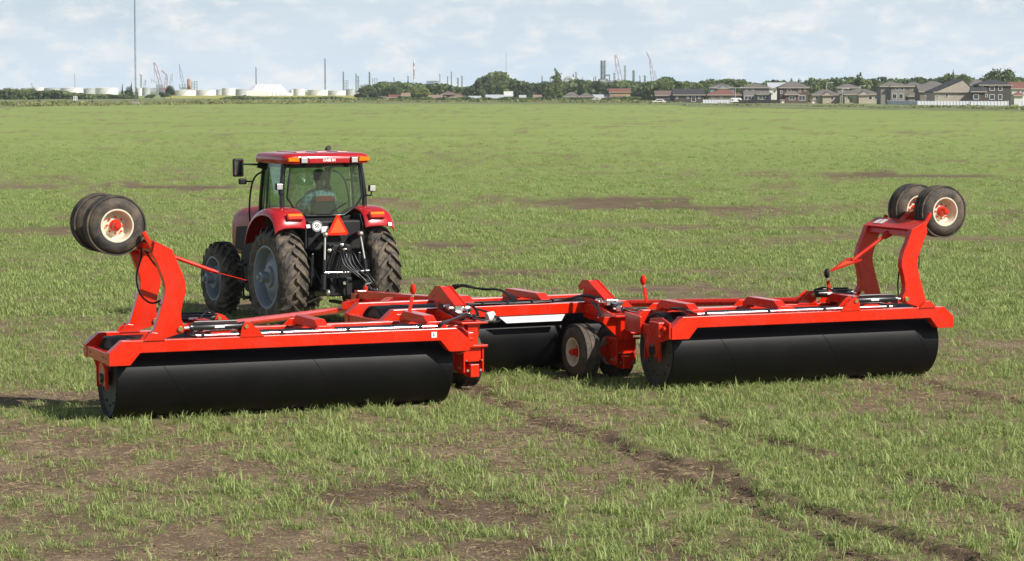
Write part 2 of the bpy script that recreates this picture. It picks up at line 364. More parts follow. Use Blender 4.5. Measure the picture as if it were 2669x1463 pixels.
def fieldmat():
    m = bpy.data.materials.new('crop_and_soil'); m.use_nodes = True; t = m.node_tree; b = t.nodes['Principled BSDF']
    b.inputs['Roughness'].default_value = 0.95; b.inputs['Specular IOR Level'].default_value = 0.15
    g = N(t, 'ShaderNodeNewGeometry'); a = N(t, 'ShaderNodeAttribute'); a.attribute_name = 'cover'
    def nz(sc, det, stretch=None):
        n = N(t, 'ShaderNodeTexNoise'); n.inputs['Scale'].default_value = sc; n.inputs['Detail'].default_value = det; n.inputs['Roughness'].default_value = 0.65
        if stretch:
            mp = N(t, 'ShaderNodeMapping'); mp.inputs['Scale'].default_value = stretch; t.links.new(g.outputs['Position'], mp.inputs['Vector']); t.links.new(mp.outputs['Vector'], n.inputs['Vector'])
        else: t.links.new(g.outputs['Position'], n.inputs['Vector'])
        return n.outputs['Fac']
    soil = ramp(t, nz(1.3, 9), [(0.28, (0.095, 0.066, 0.043, 1)), (0.5, (0.180, 0.128, 0.082, 1)), (0.72, (0.28, 0.205, 0.135, 1))])
    straw = ramp(t, nz(30, 5), [(0.54, (0, 0, 0, 1)), (0.70, (0.85, 0.85, 0.85, 1))])
    soil = mixc(t, straw, soil, (0.44, 0.34, 0.21))
    clod = ramp(t, nz(17, 6), [(0.30, (0.8, 0.8, 0.8, 1)), (0.44, (0, 0, 0, 1))])
    soil = mixc(t, clod, soil, (0.075, 0.052, 0.034))
    a2 = N(t, 'ShaderNodeAttribute'); a2.attribute_name = 'turned'
    dk = N(t, 'ShaderNodeMath', operation='MULTIPLY'); dk.inputs[1].default_value = 0.4; t.links.new(a2.outputs['Fac'], dk.inputs[0])
    soil = mixc(t, dk.outputs[0], soil, (0.062, 0.042, 0.028))
    green = ramp(t, nz(7, 8, (1, 0.6, 1)), [(0.3, (0.14, 0.175, 0.052, 1)), (0.55, (0.220, 0.272, 0.082, 1)), (0.75, (0.295, 0.348, 0.12, 1))])
    far = ramp(t, nz(0.035, 8, (0.5, 1, 1)), [(0.3, (0.220, 0.278, 0.076, 1)), (0.5, (0.252, 0.312, 0.092, 1)), (0.7, (0.280, 0.338, 0.112, 1))])
    sp = N(t, 'ShaderNodeSeparateXYZ'); t.links.new(g.outputs['Position'], sp.inputs[0])
    mr = N(t, 'ShaderNodeMapRange'); mr.inputs['From Min'].default_value = 70; mr.inputs['From Max'].default_value = 230; t.links.new(sp.outputs['Y'], mr.inputs['Value'])
    green = mixc(t, mr.outputs['Result'], green, far)
    # fine broken edge between soil and leaf
    ad = N(t, 'ShaderNodeMath', operation='MULTIPLY_ADD'); ad.inputs[1].default_value = 1.0
    e = N(t, 'ShaderNodeMath', operation='MULTIPLY_ADD'); e.inputs[1].default_value = 0.9; e.inputs[2].default_value = -0.45
    t.links.new(nz(16, 6), e.inputs[0]); t.links.new(a.outputs['Fac'], ad.inputs[0]); t.links.new(e.outputs[0], ad.inputs[2])
    near_f = ramp(t, ad.outputs[0], [(0.50, (0, 0, 0, 1)), (1.0, (0.50, 0.50, 0.50, 1))])
    far_f = ramp(t, ad.outputs[0], [(0.15, (0.05, 0.05, 0.05, 1)), (0.75, (1, 1, 1, 1))])
    mr2 = N(t, 'ShaderNodeMapRange'); mr2.inputs['From Min'].default_value = 35; mr2.inputs['From Max'].default_value = 95; t.links.new(sp.outputs['Y'], mr2.inputs['Value'])
    f = mixc(t, mr2.outputs['Result'], near_f, far_f)
    t.links.new(mixc(t, f, soil, green), b.inputs['Base Color'])
    bp = N(t, 'ShaderNodeBump'); bp.inputs['Strength'].default_value = 0.8; bp.inputs['Distance'].default_value = 0.05
    t.links.new(nz(22, 8), bp.inputs['Height']); t.links.new(bp.outputs['Normal'], b.inputs['Normal'])
    return m
me.materials.append(fieldmat())
field = bpy.data.objects.new('field', me); COL.objects.link(field)
tag(field, 'flat green crop field with bare brown soil showing in patches', 'field', kind='structure')

# rough verge and yellow canola beyond the far edge of the field
def strip(name, near, far, mt, label, cat, bank=0.8, n=160, m=10, seed=0, kind='structure'):
    """near / far: world polylines sampled alike; a gently humped bank of rough ground"""
    def samp(pl, t):
        q = t * (len(pl) - 1); i = min(int(q), len(pl) - 2); return Vector(pl[i]).lerp(Vector(pl[i + 1]), q - i)
    mb = MB(); vs = []; fs = []
    for i in range(n + 1):
        a, b = samp(near, i / n), samp(far, i / n)
        for j in range(m + 1):
            p = a.lerp(b, j / m); h = bank * math.sin(math.pi * min(1, j / m * 1.0)) ** 0.7 * (0.35 + 1.3 * float(fbm(np.array(p.x / 14), np.array(p.y / 40), 4, 20 + seed)))
            vs.append((p.x, p.y, 0.03 + max(0, h)))
    for i in range(n):
        for j in range(m):
            k = i * (m + 1) + j; fs.append((k, k + m + 1, k + m + 2, k + 1))
    mb.add(vs, fs); o = mb.build(name, mt, smooth=80, merge=False); return tag(o, label, cat, kind=kind)
def g2(px, py): q = ground(px, py); return (q.x, q.y, 0)
M['verge'] = mat('rough_grass', (0.150, 0.185, 0.066), 0.95, var=0.42, vscale=0.12, dirt=(0.22, 0.20, 0.10), dirtamt=0.6, dscale=0.05)
M['canola'] = mat('canola_bloom', (0.36, 0.35, 0.06), 0.95, var=0.2, vscale=0.05)
M['stubble'] = mat('pale_green_strip', (0.22, 0.29, 0.10), 0.95, var=0.12, vscale=0.05)
strip('verge', [g2(x, y) for x, y in ((-250, 284), (0, 281), (190, 274), (330, 269), (460, 270), (900, 270), (1300, 271), (1750, 273), (1800, 278), (2100, 284), (2669, 291), (2900, 293))],
      [g2(x, y) for x, y in ((-250, 262), (0, 262), (190, 258), (330, 257), (460, 257), (900, 259), (1300, 263), (1750, 266), (1800, 269), (2100, 270), (2669, 277), (2900, 278))],
      M['verge'], 'uneven olive verge of rough grass along the far field edge', 'verge', 0.38, 220, 8)
strip('canola_field', [g2(x, y) for x, y in ((430, 257.5), (700, 258), (940, 257))], [g2(x, y) for x, y in ((430, 247.5), (700, 246.5), (940, 249))], M['canola'], 'yellow flowering canola strip in front of the white tanks', 'field', 0.4, 60, 6, 5)

# ------------------------------------------------------------------ crop plants
def tuft(name, nb, hmin, hmax, w, spread, seed):
    rd = random.Random(seed); vs = []; fs = []; tint = []
    for k in range(nb):
        a = rd.uniform(0, 2 * math.pi); r = spread * math.sqrt(rd.random()); bx, by = r * math.cos(a), r * math.sin(a)
        h = rd.uniform(hmin, hmax); la = rd.uniform(0, 2 * math.pi); lean = rd.uniform(0.2, 1.0) * h; ww = w * rd.uniform(.7, 1.2)
        sx, sy = -math.sin(la + rd.uniform(-.6, .6)) * ww / 2, math.cos(la) * ww / 2
        dx, dy = math.cos(la) * lean, math.sin(la) * lean; droop = rd.uniform(0.0, .35) * h
        b = len(vs); tt = rd.random()
        for t, wk in ((0, .8), (.4, 1), (.75, .7)):
            x, y, z = bx + dx * t * t, by + dy * t * t, h * t - droop * t ** 4
            vs += [(x - sx * wk, y - sy * wk, z), (x + sx * wk, y + sy * wk, z)]
        vs.append((bx + dx * 1.05, by + dy * 1.05, h - droop)); fs += [(b, b + 1, b + 3, b + 2), (b + 2, b + 3, b + 5, b + 4), (b + 4, b + 5, b + 6)]
        tint += [tt * .8, tt * .8, tt, tt, tt, tt, min(1, tt + .1)]
    me = bpy.data.meshes.new(name); me.from_pydata(vs, [], fs)
    a = me.attributes.new('tint', 'FLOAT', 'POINT'); a.data.foreach_set('value', tint); me.materials.append(M['blade'])
    for p in me.polygons: p.use_smooth = True
    return bpy.data.objects.new(name, me)
tcol = bpy.data.collections.new('crop_tufts')
protos = [tuft('a_tuft', 8, .05, .14, .0085, .035, 1), tuft('b_tuft', 11, .06, .18, .009, .055, 2), tuft('c_tuft', 6, .04, .10, .008, .03, 3), tuft('d_tuft', 14, .05, .15, .0085, .09, 4),
          tuft('e_clump', 26, .07, .15, .016, .22, 5), tuft('f_clump', 30, .07, .16, .017, .26, 6),
          tuft('g_clump', 46, .08, .16, .034, .55, 7), tuft('h_clump', 52, .08, .17, .036, .6, 8)]
for o in protos: tcol.objects.link(o)
NOGRASS = []     # filled with the footprints of drums and wheels: (x, y, yaw, half length, half width)
def footprint(x, y, yaw, hx, hy): NOGRASS.append((x, y, yaw, hx, hy))
def scatter(name, P, K, S, rot, col, label, cat):
    """one mesh of points that carries an instance of one of col's objects on each"""
    n = len(P); me = bpy.data.meshes.new(name); me.vertices.add(n); me.vertices.foreach_set('co', P.astype(np.float32).ravel())
    a = me.attributes.new('kind', 'INT', 'POINT'); a.data.foreach_set('value', K.astype(np.int32))
    a = me.attributes.new('size', 'FLOAT', 'POINT'); a.data.foreach_set('value', S.astype(np.float32))
    a = me.attributes.new('turn', 'FLOAT_VECTOR', 'POINT'); a.data.foreach_set('vector', rot.astype(np.float32).ravel())
    me.update()
    ob = bpy.data.objects.new(name, me); COL.objects.link(ob)
    ng = bpy.data.node_groups.new('plant_' + name, 'GeometryNodeTree'); ng.interface.new_socket('Geometry', in_out='INPUT', socket_type='NodeSocketGeometry'); ng.interface.new_socket('Geometry', in_out='OUTPUT', socket_type='NodeSocketGeometry')
    gi = ng.nodes.new('NodeGroupInput'); go = ng.nodes.new('NodeGroupOutput'); ci = ng.nodes.new('GeometryNodeCollectionInfo'); iop = ng.nodes.new('GeometryNodeInstanceOnPoints')
    ci.inputs['Collection'].default_value = col; ci.inputs['Separate Children'].default_value = True; ci.inputs['Reset Children'].default_value = True
    def named(n_, ty):
        q = ng.nodes.new('GeometryNodeInputNamedAttribute'); q.data_type = ty; q.inputs['Name'].default_value = n_; return q.outputs['Attribute']
    iop.inputs['Pick Instance'].default_value = True
    L = ng.links.new
    L(gi.outputs[0], iop.inputs['Points']); L(ci.outputs[0], iop.inputs['Instance']); L(named('kind', 'INT'), iop.inputs['Instance Index'])
    L(named('turn', 'FLOAT_VECTOR'), iop.inputs['Rotation']); L(named('size', 'FLOAT'), iop.inputs['Scale']); L(iop.outputs[0], go.inputs[0])
    md = ob.modifiers.new('plant', 'NODES'); md.node_group = ng
    tag(ob, label, cat, kind='stuff'); print(name, n); return ob
def clod(name, seed):
    r = random.Random(seed); bm = bmesh.new(); bmesh.ops.create_icosphere(bm, subdivisions=2, radius=1)
    ax = [Vector((r.gauss(0, 1), r.gauss(0, 1), r.gauss(0, 1))).normalized() for _ in range(7)]; am = [r.uniform(.1, .45) for _ in ax]
    for v in bm.verts:
        d = v.co.normalized(); k = 1 - sum(a_ * max(0, d.dot(x_) - .45) for x_, a_ in zip(ax, am)) + r.uniform(-.06, .06); v.co = Vector((d.x * k, d.y * k * .8, d.z * k * .6))
    me = bpy.data.meshes.new(name); bm.to_mesh(me); bm.free(); me.materials.append(M['clod']); return bpy.data.objects.new(name, me)
M['clod'] = mat('soil_clod', (0.12, 0.082, 0.054), 0.95, var=0.35, vscale=3.0, spec=0.1)
M['straw'] = mat('dead_straw', (0.42, 0.33, 0.19), 0.8, var=0.3, vscale=4.0, spec=0.2)
ccol = bpy.data.collections.new('clod_kinds')
for k_ in range(4): ccol.objects.link(clod('clod_%d' % k_, k_))
scol = bpy.data.collections.new('straw_kinds')
for k_ in range(3):
    r_ = random.Random(200 + k_); mb_ = MB()
    for q_ in range(4 + k_):
        a_ = r_.uniform(0, 6.28); c_ = Vector((r_.uniform(-.08, .08), r_.uniform(-.08, .08), .008 + .004 * q_)); l_ = r_.uniform(.02, .07); mb_.bar(c_ - Vector((math.cos(a_) * l_, math.sin(a_) * l_, 0)), c_ + Vector((math.cos(a_) * l_, math.sin(a_) * l_, r_.uniform(0, .02))), .005, .003)
    scol.objects.link(bpy.data.objects.new('straw_%d' % k_, mb_.mesh('straw_%d' % k_, M['straw'])))
def litter():
    rs = np.random.RandomState(77)
    def pts(den, d1, f):
        w1 = .225 * d1 + 1; n = int((d1 - 18.5) * 2 * w1 * den); y = rs.uniform(18.5, d1, n); x = rs.uniform(-w1, w1, n); k = (np.abs(x) < .222 * y + .8) & (rs.rand(n) < f(x, y)); x, y = x[k], y[k]
        return np.stack([x, y, relief(x, y)], -1), len(x)
    P, n = pts(95, 40, lambda x, y: np.clip(turned(x, y) * .9 + (1 - cover(x, y)) * .22 - .05, 0, 1))
    scatter('soil_clods', P, rs.randint(0, 4, n), .008 + .030 * rs.rand(n) ** 3, np.stack([rs.normal(0, .4, n), rs.normal(0, .4, n), rs.uniform(0, 6.28, n)], -1), ccol, 'small brown clods of earth lying on the bare soil', 'clods')
    P, n = pts(60, 42, lambda x, y: np.clip(1.15 - cover(x, y), .15, .9))
    scatter('dead_straw', P, rs.randint(0, 3, n), rs.uniform(.3, .7, n), np.stack([rs.normal(0, .12, n), rs.normal(0, .12, n), rs.uniform(0, 6.28, n)], -1), scol, 'bits of pale dead straw littering the soil', 'straw')
def grow_crop():
    rs = np.random.RandomState(5); P = []; K = []; S = []
    for d0, d1, den, kinds, s0, s1 in ((18.5, 31, 150, (0, 1, 2, 2, 3), .5, 1.25), (31, 46, 115, (0, 1, 2, 3), .55, 1.15), (46, 72, 20, (4, 5), .6, 1.0), (72, 130, 9, (4, 5), .65, 1.05), (130, 250, 2.2, (4, 5), .7, 1.1)):
        w1 = .225 * d1 + 1.2; n = int((d1 - d0) * 2 * w1 * den)
        y = rs.uniform(d0, d1, n); x = rs.uniform(-w1, w1, n); k = np.abs(x) < .222 * y + 1.0; x, y = x[k], y[k]
        c = cover(x, y); pr = np.clip((c - .16) / .70, 0.07, 1) * np.interp(y, [46, 60, 72, 72.01, 100, 130, 130.01, 180, 250], [1, .7, .38, .84, .36, .15, .6, .2, 0.01])
        pr = pr * np.clip((fbm(x / .22, y / .22, 2, 14) - .18) * 2.4, 0.15, 1) if d1 < 50 else pr
        k = rs.rand(len(x)) < pr
        for fx, fy, yaw, hx, hy in NOGRASS:
            u = (x - fx) * math.cos(yaw) + (y - fy) * math.sin(yaw); v = -(x - fx) * math.sin(yaw) + (y - fy) * math.cos(yaw)
            k &= ~((np.abs(u) < hx) & (np.abs(v) < hy))
        x, y, c = x[k], y[k], c[k]
        P.append(np.stack([x, y, relief(x, y) - .004], -1)); K.append(rs.choice(kinds, len(x))); S.append(rs.uniform(s0, s1, len(x)) * (.62 + .48 * c))
    P = np.concatenate(P); K = np.concatenate(K); S = np.concatenate(S); n = len(P)
    rot = np.stack([rs.normal(0, .14, n), rs.normal(0, .14, n), rs.uniform(0, 6.283, n)], -1)
    scatter('young_crop', P, K, S, rot, tcol, 'short bright green cereal seedlings growing all over the field', 'crop')
# ------------------------------------------------------------------ trees and hedges
def crown_mesh(name, mt, lobes, n, size, seed, hollow=.55):
    """leaf-clump faces through a set of lobes (x, y, z, rx, ry, rz); unit tree: height 1"""
    rs = np.random.RandomState(seed); vol = np.array([l[3] * l[4] * l[5] for l in lobes]) ** .67; vol /= vol.sum()
    idx = rs.choice(len(lobes), n, p=vol); L = np.array(lobes)[idx]
    d = rs.normal(size=(n, 3)); d /= np.linalg.norm(d, axis=1)[:, None]
    rad = (hollow + (1 - hollow) * rs.rand(n)) * (1 + .22 * rs.normal(size=n) * .6)
    c = L[:, :3] + d * L[:, 3:] * rad[:, None]
    nn = d + rs.normal(size=(n, 3)) * .55; nn /= np.linalg.norm(nn, axis=1)[:, None]
    u = np.cross(nn, rs.normal(size=(n, 3))); u /= np.linalg.norm(u, axis=1)[:, None]; w = np.cross(nn, u)
    s = (size * rs.uniform(.55, 1.35, n))[:, None]
    q = np.stack([c - u * s - w * s * .35, c + w * s * .75, c + u * s - w * s * .35, c - w * s * .9], 1).reshape(-1, 3)
    me = bpy.data.meshes.new(name); me.from_pydata([tuple(k) for k in q], [], [(4 * i, 4 * i + 1, 4 * i + 2, 4 * i + 3) for i in range(n)])
    lt = rs.rand(len(lobes))[idx]; tn = np.repeat(np.clip(.25 + .5 * lt + .3 * rs.normal(size=n) * .5, 0, 1), 4)
    a = me.attributes.new('tint', 'FLOAT', 'POINT'); a.data.foreach_set('value', tn.astype(np.float32)); me.materials.append(mt); return me
def lobes_round(seed, k=9, wid=.40):
    r = random.Random(seed); o = [(0, 0, .58, wid * .75, wid * .75, .30)]
    for i in range(k):
        a = r.uniform(0, 6.28); t = r.uniform(.25, .85); rr = wid * (1 - abs(t - .5) * .9) * r.uniform(.5, .85)
        o.append((math.cos(a) * rr, math.sin(a) * rr, .12 + t * .78, wid * r.uniform(.26, .42), wid * r.uniform(.26, .42), r.uniform(.10, .17)))
    return o
def lobes_cone(seed, wid=.2):
    r = random.Random(seed); o = []
    for i in range(11):
        t = i / 10; ww = wid * (1.05 - t) * r.uniform(.8, 1.15) + .012; o.append((r.uniform(-.02, .02), r.uniform(-.02, .02), .06 + .90 * t, ww, ww, .07))
    return o
def lobes_poplar(seed, wid=.16):
    r = random.Random(seed); o = []
    for i in range(12):
        t = i / 11; ww = wid * math.sin(math.pi * (.12 + .83 * t)) * r.uniform(.7, 1.2) + .01; a = r.uniform(0, 6.28)
        o.append((math.cos(a) * wid * .4, math.sin(a) * wid * .4, .08 + .86 * t, ww, ww, .085))
    return o
CROWN = {}
for i in range(4): CROWN['round%d' % i] = crown_mesh('round_crown', M['leaf'], lobes_round(20 + i, 10, .40 + .05 * (i % 2)), 2200, .030, 30 + i)
for i in range(2): CROWN['wide%d' % i] = crown_mesh('wide_crown', M['leaf'], lobes_round(50 + i, 13, .60), 2600, .034, 60 + i)
for i in range(2): CROWN['spruce%d' % i] = crown_mesh('spruce_crown', M['leaf_dark'], lobes_cone(70 + i), 1500, .024, 80 + i, .35)
for i in range(2): CROWN['poplar%d' % i] = crown_mesh('poplar_crown', M['leaf'], lobes_poplar(90 + i), 1700, .024, 95 + i, .35)
CROWN['dark0'] = crown_mesh('dark_crown', M['leaf_dark'], lobes_round(110, 10, .36), 2000, .030, 111)
CROWN['dark1'] = crown_mesh('dark_crown', M['leaf_dark'], lobes_round(112, 9, .46), 2000, .032, 113)
CROWN['willow'] = crown_mesh('willow_crown', M['leaf_light'], lobes_round(120, 16, .62), 3200, .032, 121, .7)
TRUNK = MB().tube([(0, 0, -.01), (.004, 0, .2), (-.004, .003, .42), (.003, 0, .66)], .022, 8, .006)
for k in range(5):
    a = k * 1.3; TRUNK.tube([(0, 0, .22 + .07 * k), (.06 * math.cos(a), .06 * math.sin(a), .34 + .07 * k), (.15 * math.cos(a), .15 * math.sin(a), .45 + .07 * k)], .009, 6, .003)
TRUNK = TRUNK.mesh('trunk', M['bark'], 60)
rt = random.Random(2)
def tree(name, kind, px, pw, ptop, Y, label, group=None, cat='tree'):
    """px centre, pw crown width in px, ptop px row of the top, Y distance"""
    b = at(px, ptop, Y); h = b.z; w = pw * 1.12 / FPX * Y
    r = empty(name, (b.x, Y, 0), rt.uniform(0, 6.28)); tag(r, label, cat, group)
    base = {'round': .92, 'wide': 1.25, 'spruce': .44, 'poplar': .42, 'dark': .85, 'willow': 1.30}[kind.rstrip('0123')]
    c = bpy.data.objects.new('crown', CROWN[kind]); COL.objects.link(c); c.parent = r
    sx = w / base; c.scale = (sx, sx, h * 1.07)
    t = bpy.data.objects.new('trunk', TRUNK); COL.objects.link(t); t.parent = r; q = min(h, 14) ; t.scale = (q, q, h)
    return r
def belt(name, pts, Y, dy, n, size, mt, label, cat, seed, zb=0.0, rag=.35, kind='stuff'):
    """a far mass of foliage: pts = px, py skyline; ragged, several metres deep"""
    rs = np.random.RandomState(seed); X = np.array([at(p, q, Y).x for p, q in pts]); Z = np.array([at(p, q, Y).z for p, q in pts])
    x = rs.uniform(X[0], X[-1], n); y = Y + rs.uniform(-dy, dy, n)
    top = np.interp(x, X, Z) * 1.06 * (1 - rag + rag * 1.6 * fbm(x / (size * 9), y / (size * 30), 3, seed)); cell = fbm(x / (size * 4), y / (size * 12), 2, seed + 7)
    z = zb + (top - zb) * (1 - rs.rand(n) ** 1.7 * .98); c = np.stack([x, y, z], 1)
    nn = np.stack([rs.normal(0, .7, n), rs.normal(-.6, .6, n), rs.normal(.5, .6, n)], 1); nn /= np.linalg.norm(nn, axis=1)[:, None]
    u = np.cross(nn, rs.normal(size=(n, 3))); u /= np.linalg.norm(u, axis=1)[:, None]; w = np.cross(nn, u); s = (size * rs.uniform(.5, 1.3, n))[:, None]
    q = np.stack([c - u * s - w * s * .35, c + w * s * .75, c + u * s - w * s * .35, c - w * s * .9], 1).reshape(-1, 3)
    me = bpy.data.meshes.new(name); me.from_pydata([tuple(k) for k in q], [], [(4 * i, 4 * i + 1, 4 * i + 2, 4 * i + 3) for i in range(n)])
    tn = np.repeat(np.clip((cell - .5) * 2.2 + .45 + rs.normal(0, .15, n), 0, 1), 4); a = me.attributes.new('tint', 'FLOAT', 'POINT'); a.data.foreach_set('value', tn.astype(np.float32))
    me.materials.append(mt); o = bpy.data.objects.new(name, me); COL.objects.link(o); return tag(o, label, cat, kind=kind)
def A1(x, y): return (x / 2.862, 100 + y / 2.862)              # three enlarged readings of the skyline
def A2(x, y): return (850 + x / 2.862, 100 + y / 2.862)
def A3(x, y): return (1700 + x / 2.658, 100 + y / 2.658)
belt('hedge', [A1(*q) for q in ((-120, 395), (0, 402), (80, 392), (230, 390), (270, 412), (400, 405), (560, 415), (640, 425), (760, 428), (900, 432), (1000, 436))], 1240, 8, 9000, .9, M['leaf'], 'low dark green hedge running in front of the leftmost tanks', 'hedge', 3, 0, .3)
belt('shrub_bank', [A1(*q) for q in ((1660, 455), (1720, 440), (1790, 436), (1900, 442), (2060, 446), (2300, 446), (2480, 440), (2600, 452))], 1180, 14, 5000, .6, M['leaf'], 'low scrub along the verge below the white fabric building', 'scrub', 4, 0, .4)
belt('tree_belt', [A2(q[0], q[1] - 10) for q in ((370, 372), (420, 352), (500, 348), (580, 362), (640, 372), (780, 366), (860, 364), (960, 380), (1100, 372), (1130, 330), (1180, 322), (1210, 300), (1280, 288), (1340, 292), (1370, 330), (1440, 348), (1500, 352), (1600, 360), (1700, 352), (1800, 362), (1860, 352), (1960, 346), (2080, 360), (2160, 350), (2260, 340), (2380, 346), (2480, 330), (2560, 325), (2640, 340))], 1330, 30, 21000, 1.05, M['leaf'], 'ragged belt of leafy trees behind the low bungalows below the refinery', 'trees', 5, 0, .42)
belt('tree_row', [A3(*q) for q in ((-60, 330), (40, 312), (110, 302), (160, 326), (230, 314), (330, 318), (370, 295), (440, 286), (520, 292), (600, 305), (660, 335), (780, 330), (840, 300), (930, 318), (1080, 330), (1160, 300), (1200, 288), (1280, 306), (1340, 292), (1400, 290), (1500, 296), (1590, 310), (1650, 292), (1760, 296), (1830, 282), (1900, 300), (1980, 286), (2060, 290), (2200, 288), (2300, 300), (2540, 292), (2680, 280))], 1010, 30, 24000, .85, M['leaf'], 'long row of trees rising behind the two storey houses', 'trees', 6, 0, .4)
def weeds(name, p0, p1, y0, y1, label, seed, hk=1.0):
    n = 5200; rs = np.random.RandomState(seed); px = rs.uniform(p0, p1, n); f = (px - p0) / (p1 - p0); py = y0 + (y1 - y0) * f - np.abs(rs.normal(0, 3.2, n)) + (fbm(px / 60, px * 0, 3, seed) - .5) * 4
    c = np.array([tuple(ground(a, b)) for a, b in zip(px, py)]); hgt = hk * (.25 + 1.1 * fbm(c[:, 0] / 9, c[:, 1] / 30, 3, seed) ** 2); c[:, 2] = rs.rand(n) * hgt + .05
    nn = np.stack([rs.normal(0, .7, n), rs.normal(-.7, .5, n), rs.normal(.6, .5, n)], 1); nn /= np.linalg.norm(nn, axis=1)[:, None]
    u = np.cross(nn, rs.normal(size=(n, 3))); u /= np.linalg.norm(u, axis=1)[:, None]; w = np.cross(nn, u); s = (rs.uniform(.25, .75, n) * (hgt + .25))[:, None]
    q = np.stack([c - u * s - w * s * .35, c + w * s * .75, c + u * s - w * s * .35, c - w * s * .9], 1).reshape(-1, 3)
    me = bpy.data.meshes.new(name); me.from_pydata([tuple(k) for k in q], [], [(4 * i, 4 * i + 1, 4 * i + 2, 4 * i + 3) for i in range(n)])
    a = me.attributes.new('tint', 'FLOAT', 'POINT'); a.data.foreach_set('value', np.repeat(np.clip(rs.normal(.5, .22, n), 0, 1), 4).astype(np.float32)); me.materials.append(M['weed'])
    o = bpy.data.objects.new(name, me); COL.objects.link(o); tag(o, label, 'weeds', kind='stuff')
M['weed'] = leafmat('weedy_grass', (0.085, 0.105, 0.035), (0.235, 0.245, 0.085), 0.25)
weeds('weed_margin', -60, 950, 279, 269, 'rough weeds along the left part of the field edge', 41)
weeds('weed_margin', 950, 1780, 268, 272, 'rough weeds along the middle of the field edge', 42)
weeds('weed_margin', 1780, 2740, 276, 290, 'rough weeds along the right part of the field edge below the fences', 43, .5)
belt('shrub_row', [A2(*q) for q in ((180, 452), (300, 440), (420, 444), (470, 458), (560, 450), (640, 440), (760, 444), (800, 456), (880, 446), (960, 452), (1040, 440), (1120, 456), (1180, 444), (1260, 455), (1400, 440), (1480, 450), (1560, 446), (1660, 440), (1780, 452), (1900, 456), (2060, 455), (2110, 450), (2240, 444), (2330, 436), (2440, 450))], 1085, 6, 7000, .55, M['leaf'], 'patchy garden shrubs in front of the low bungalows', 'shrubs', 8, 0, .75)
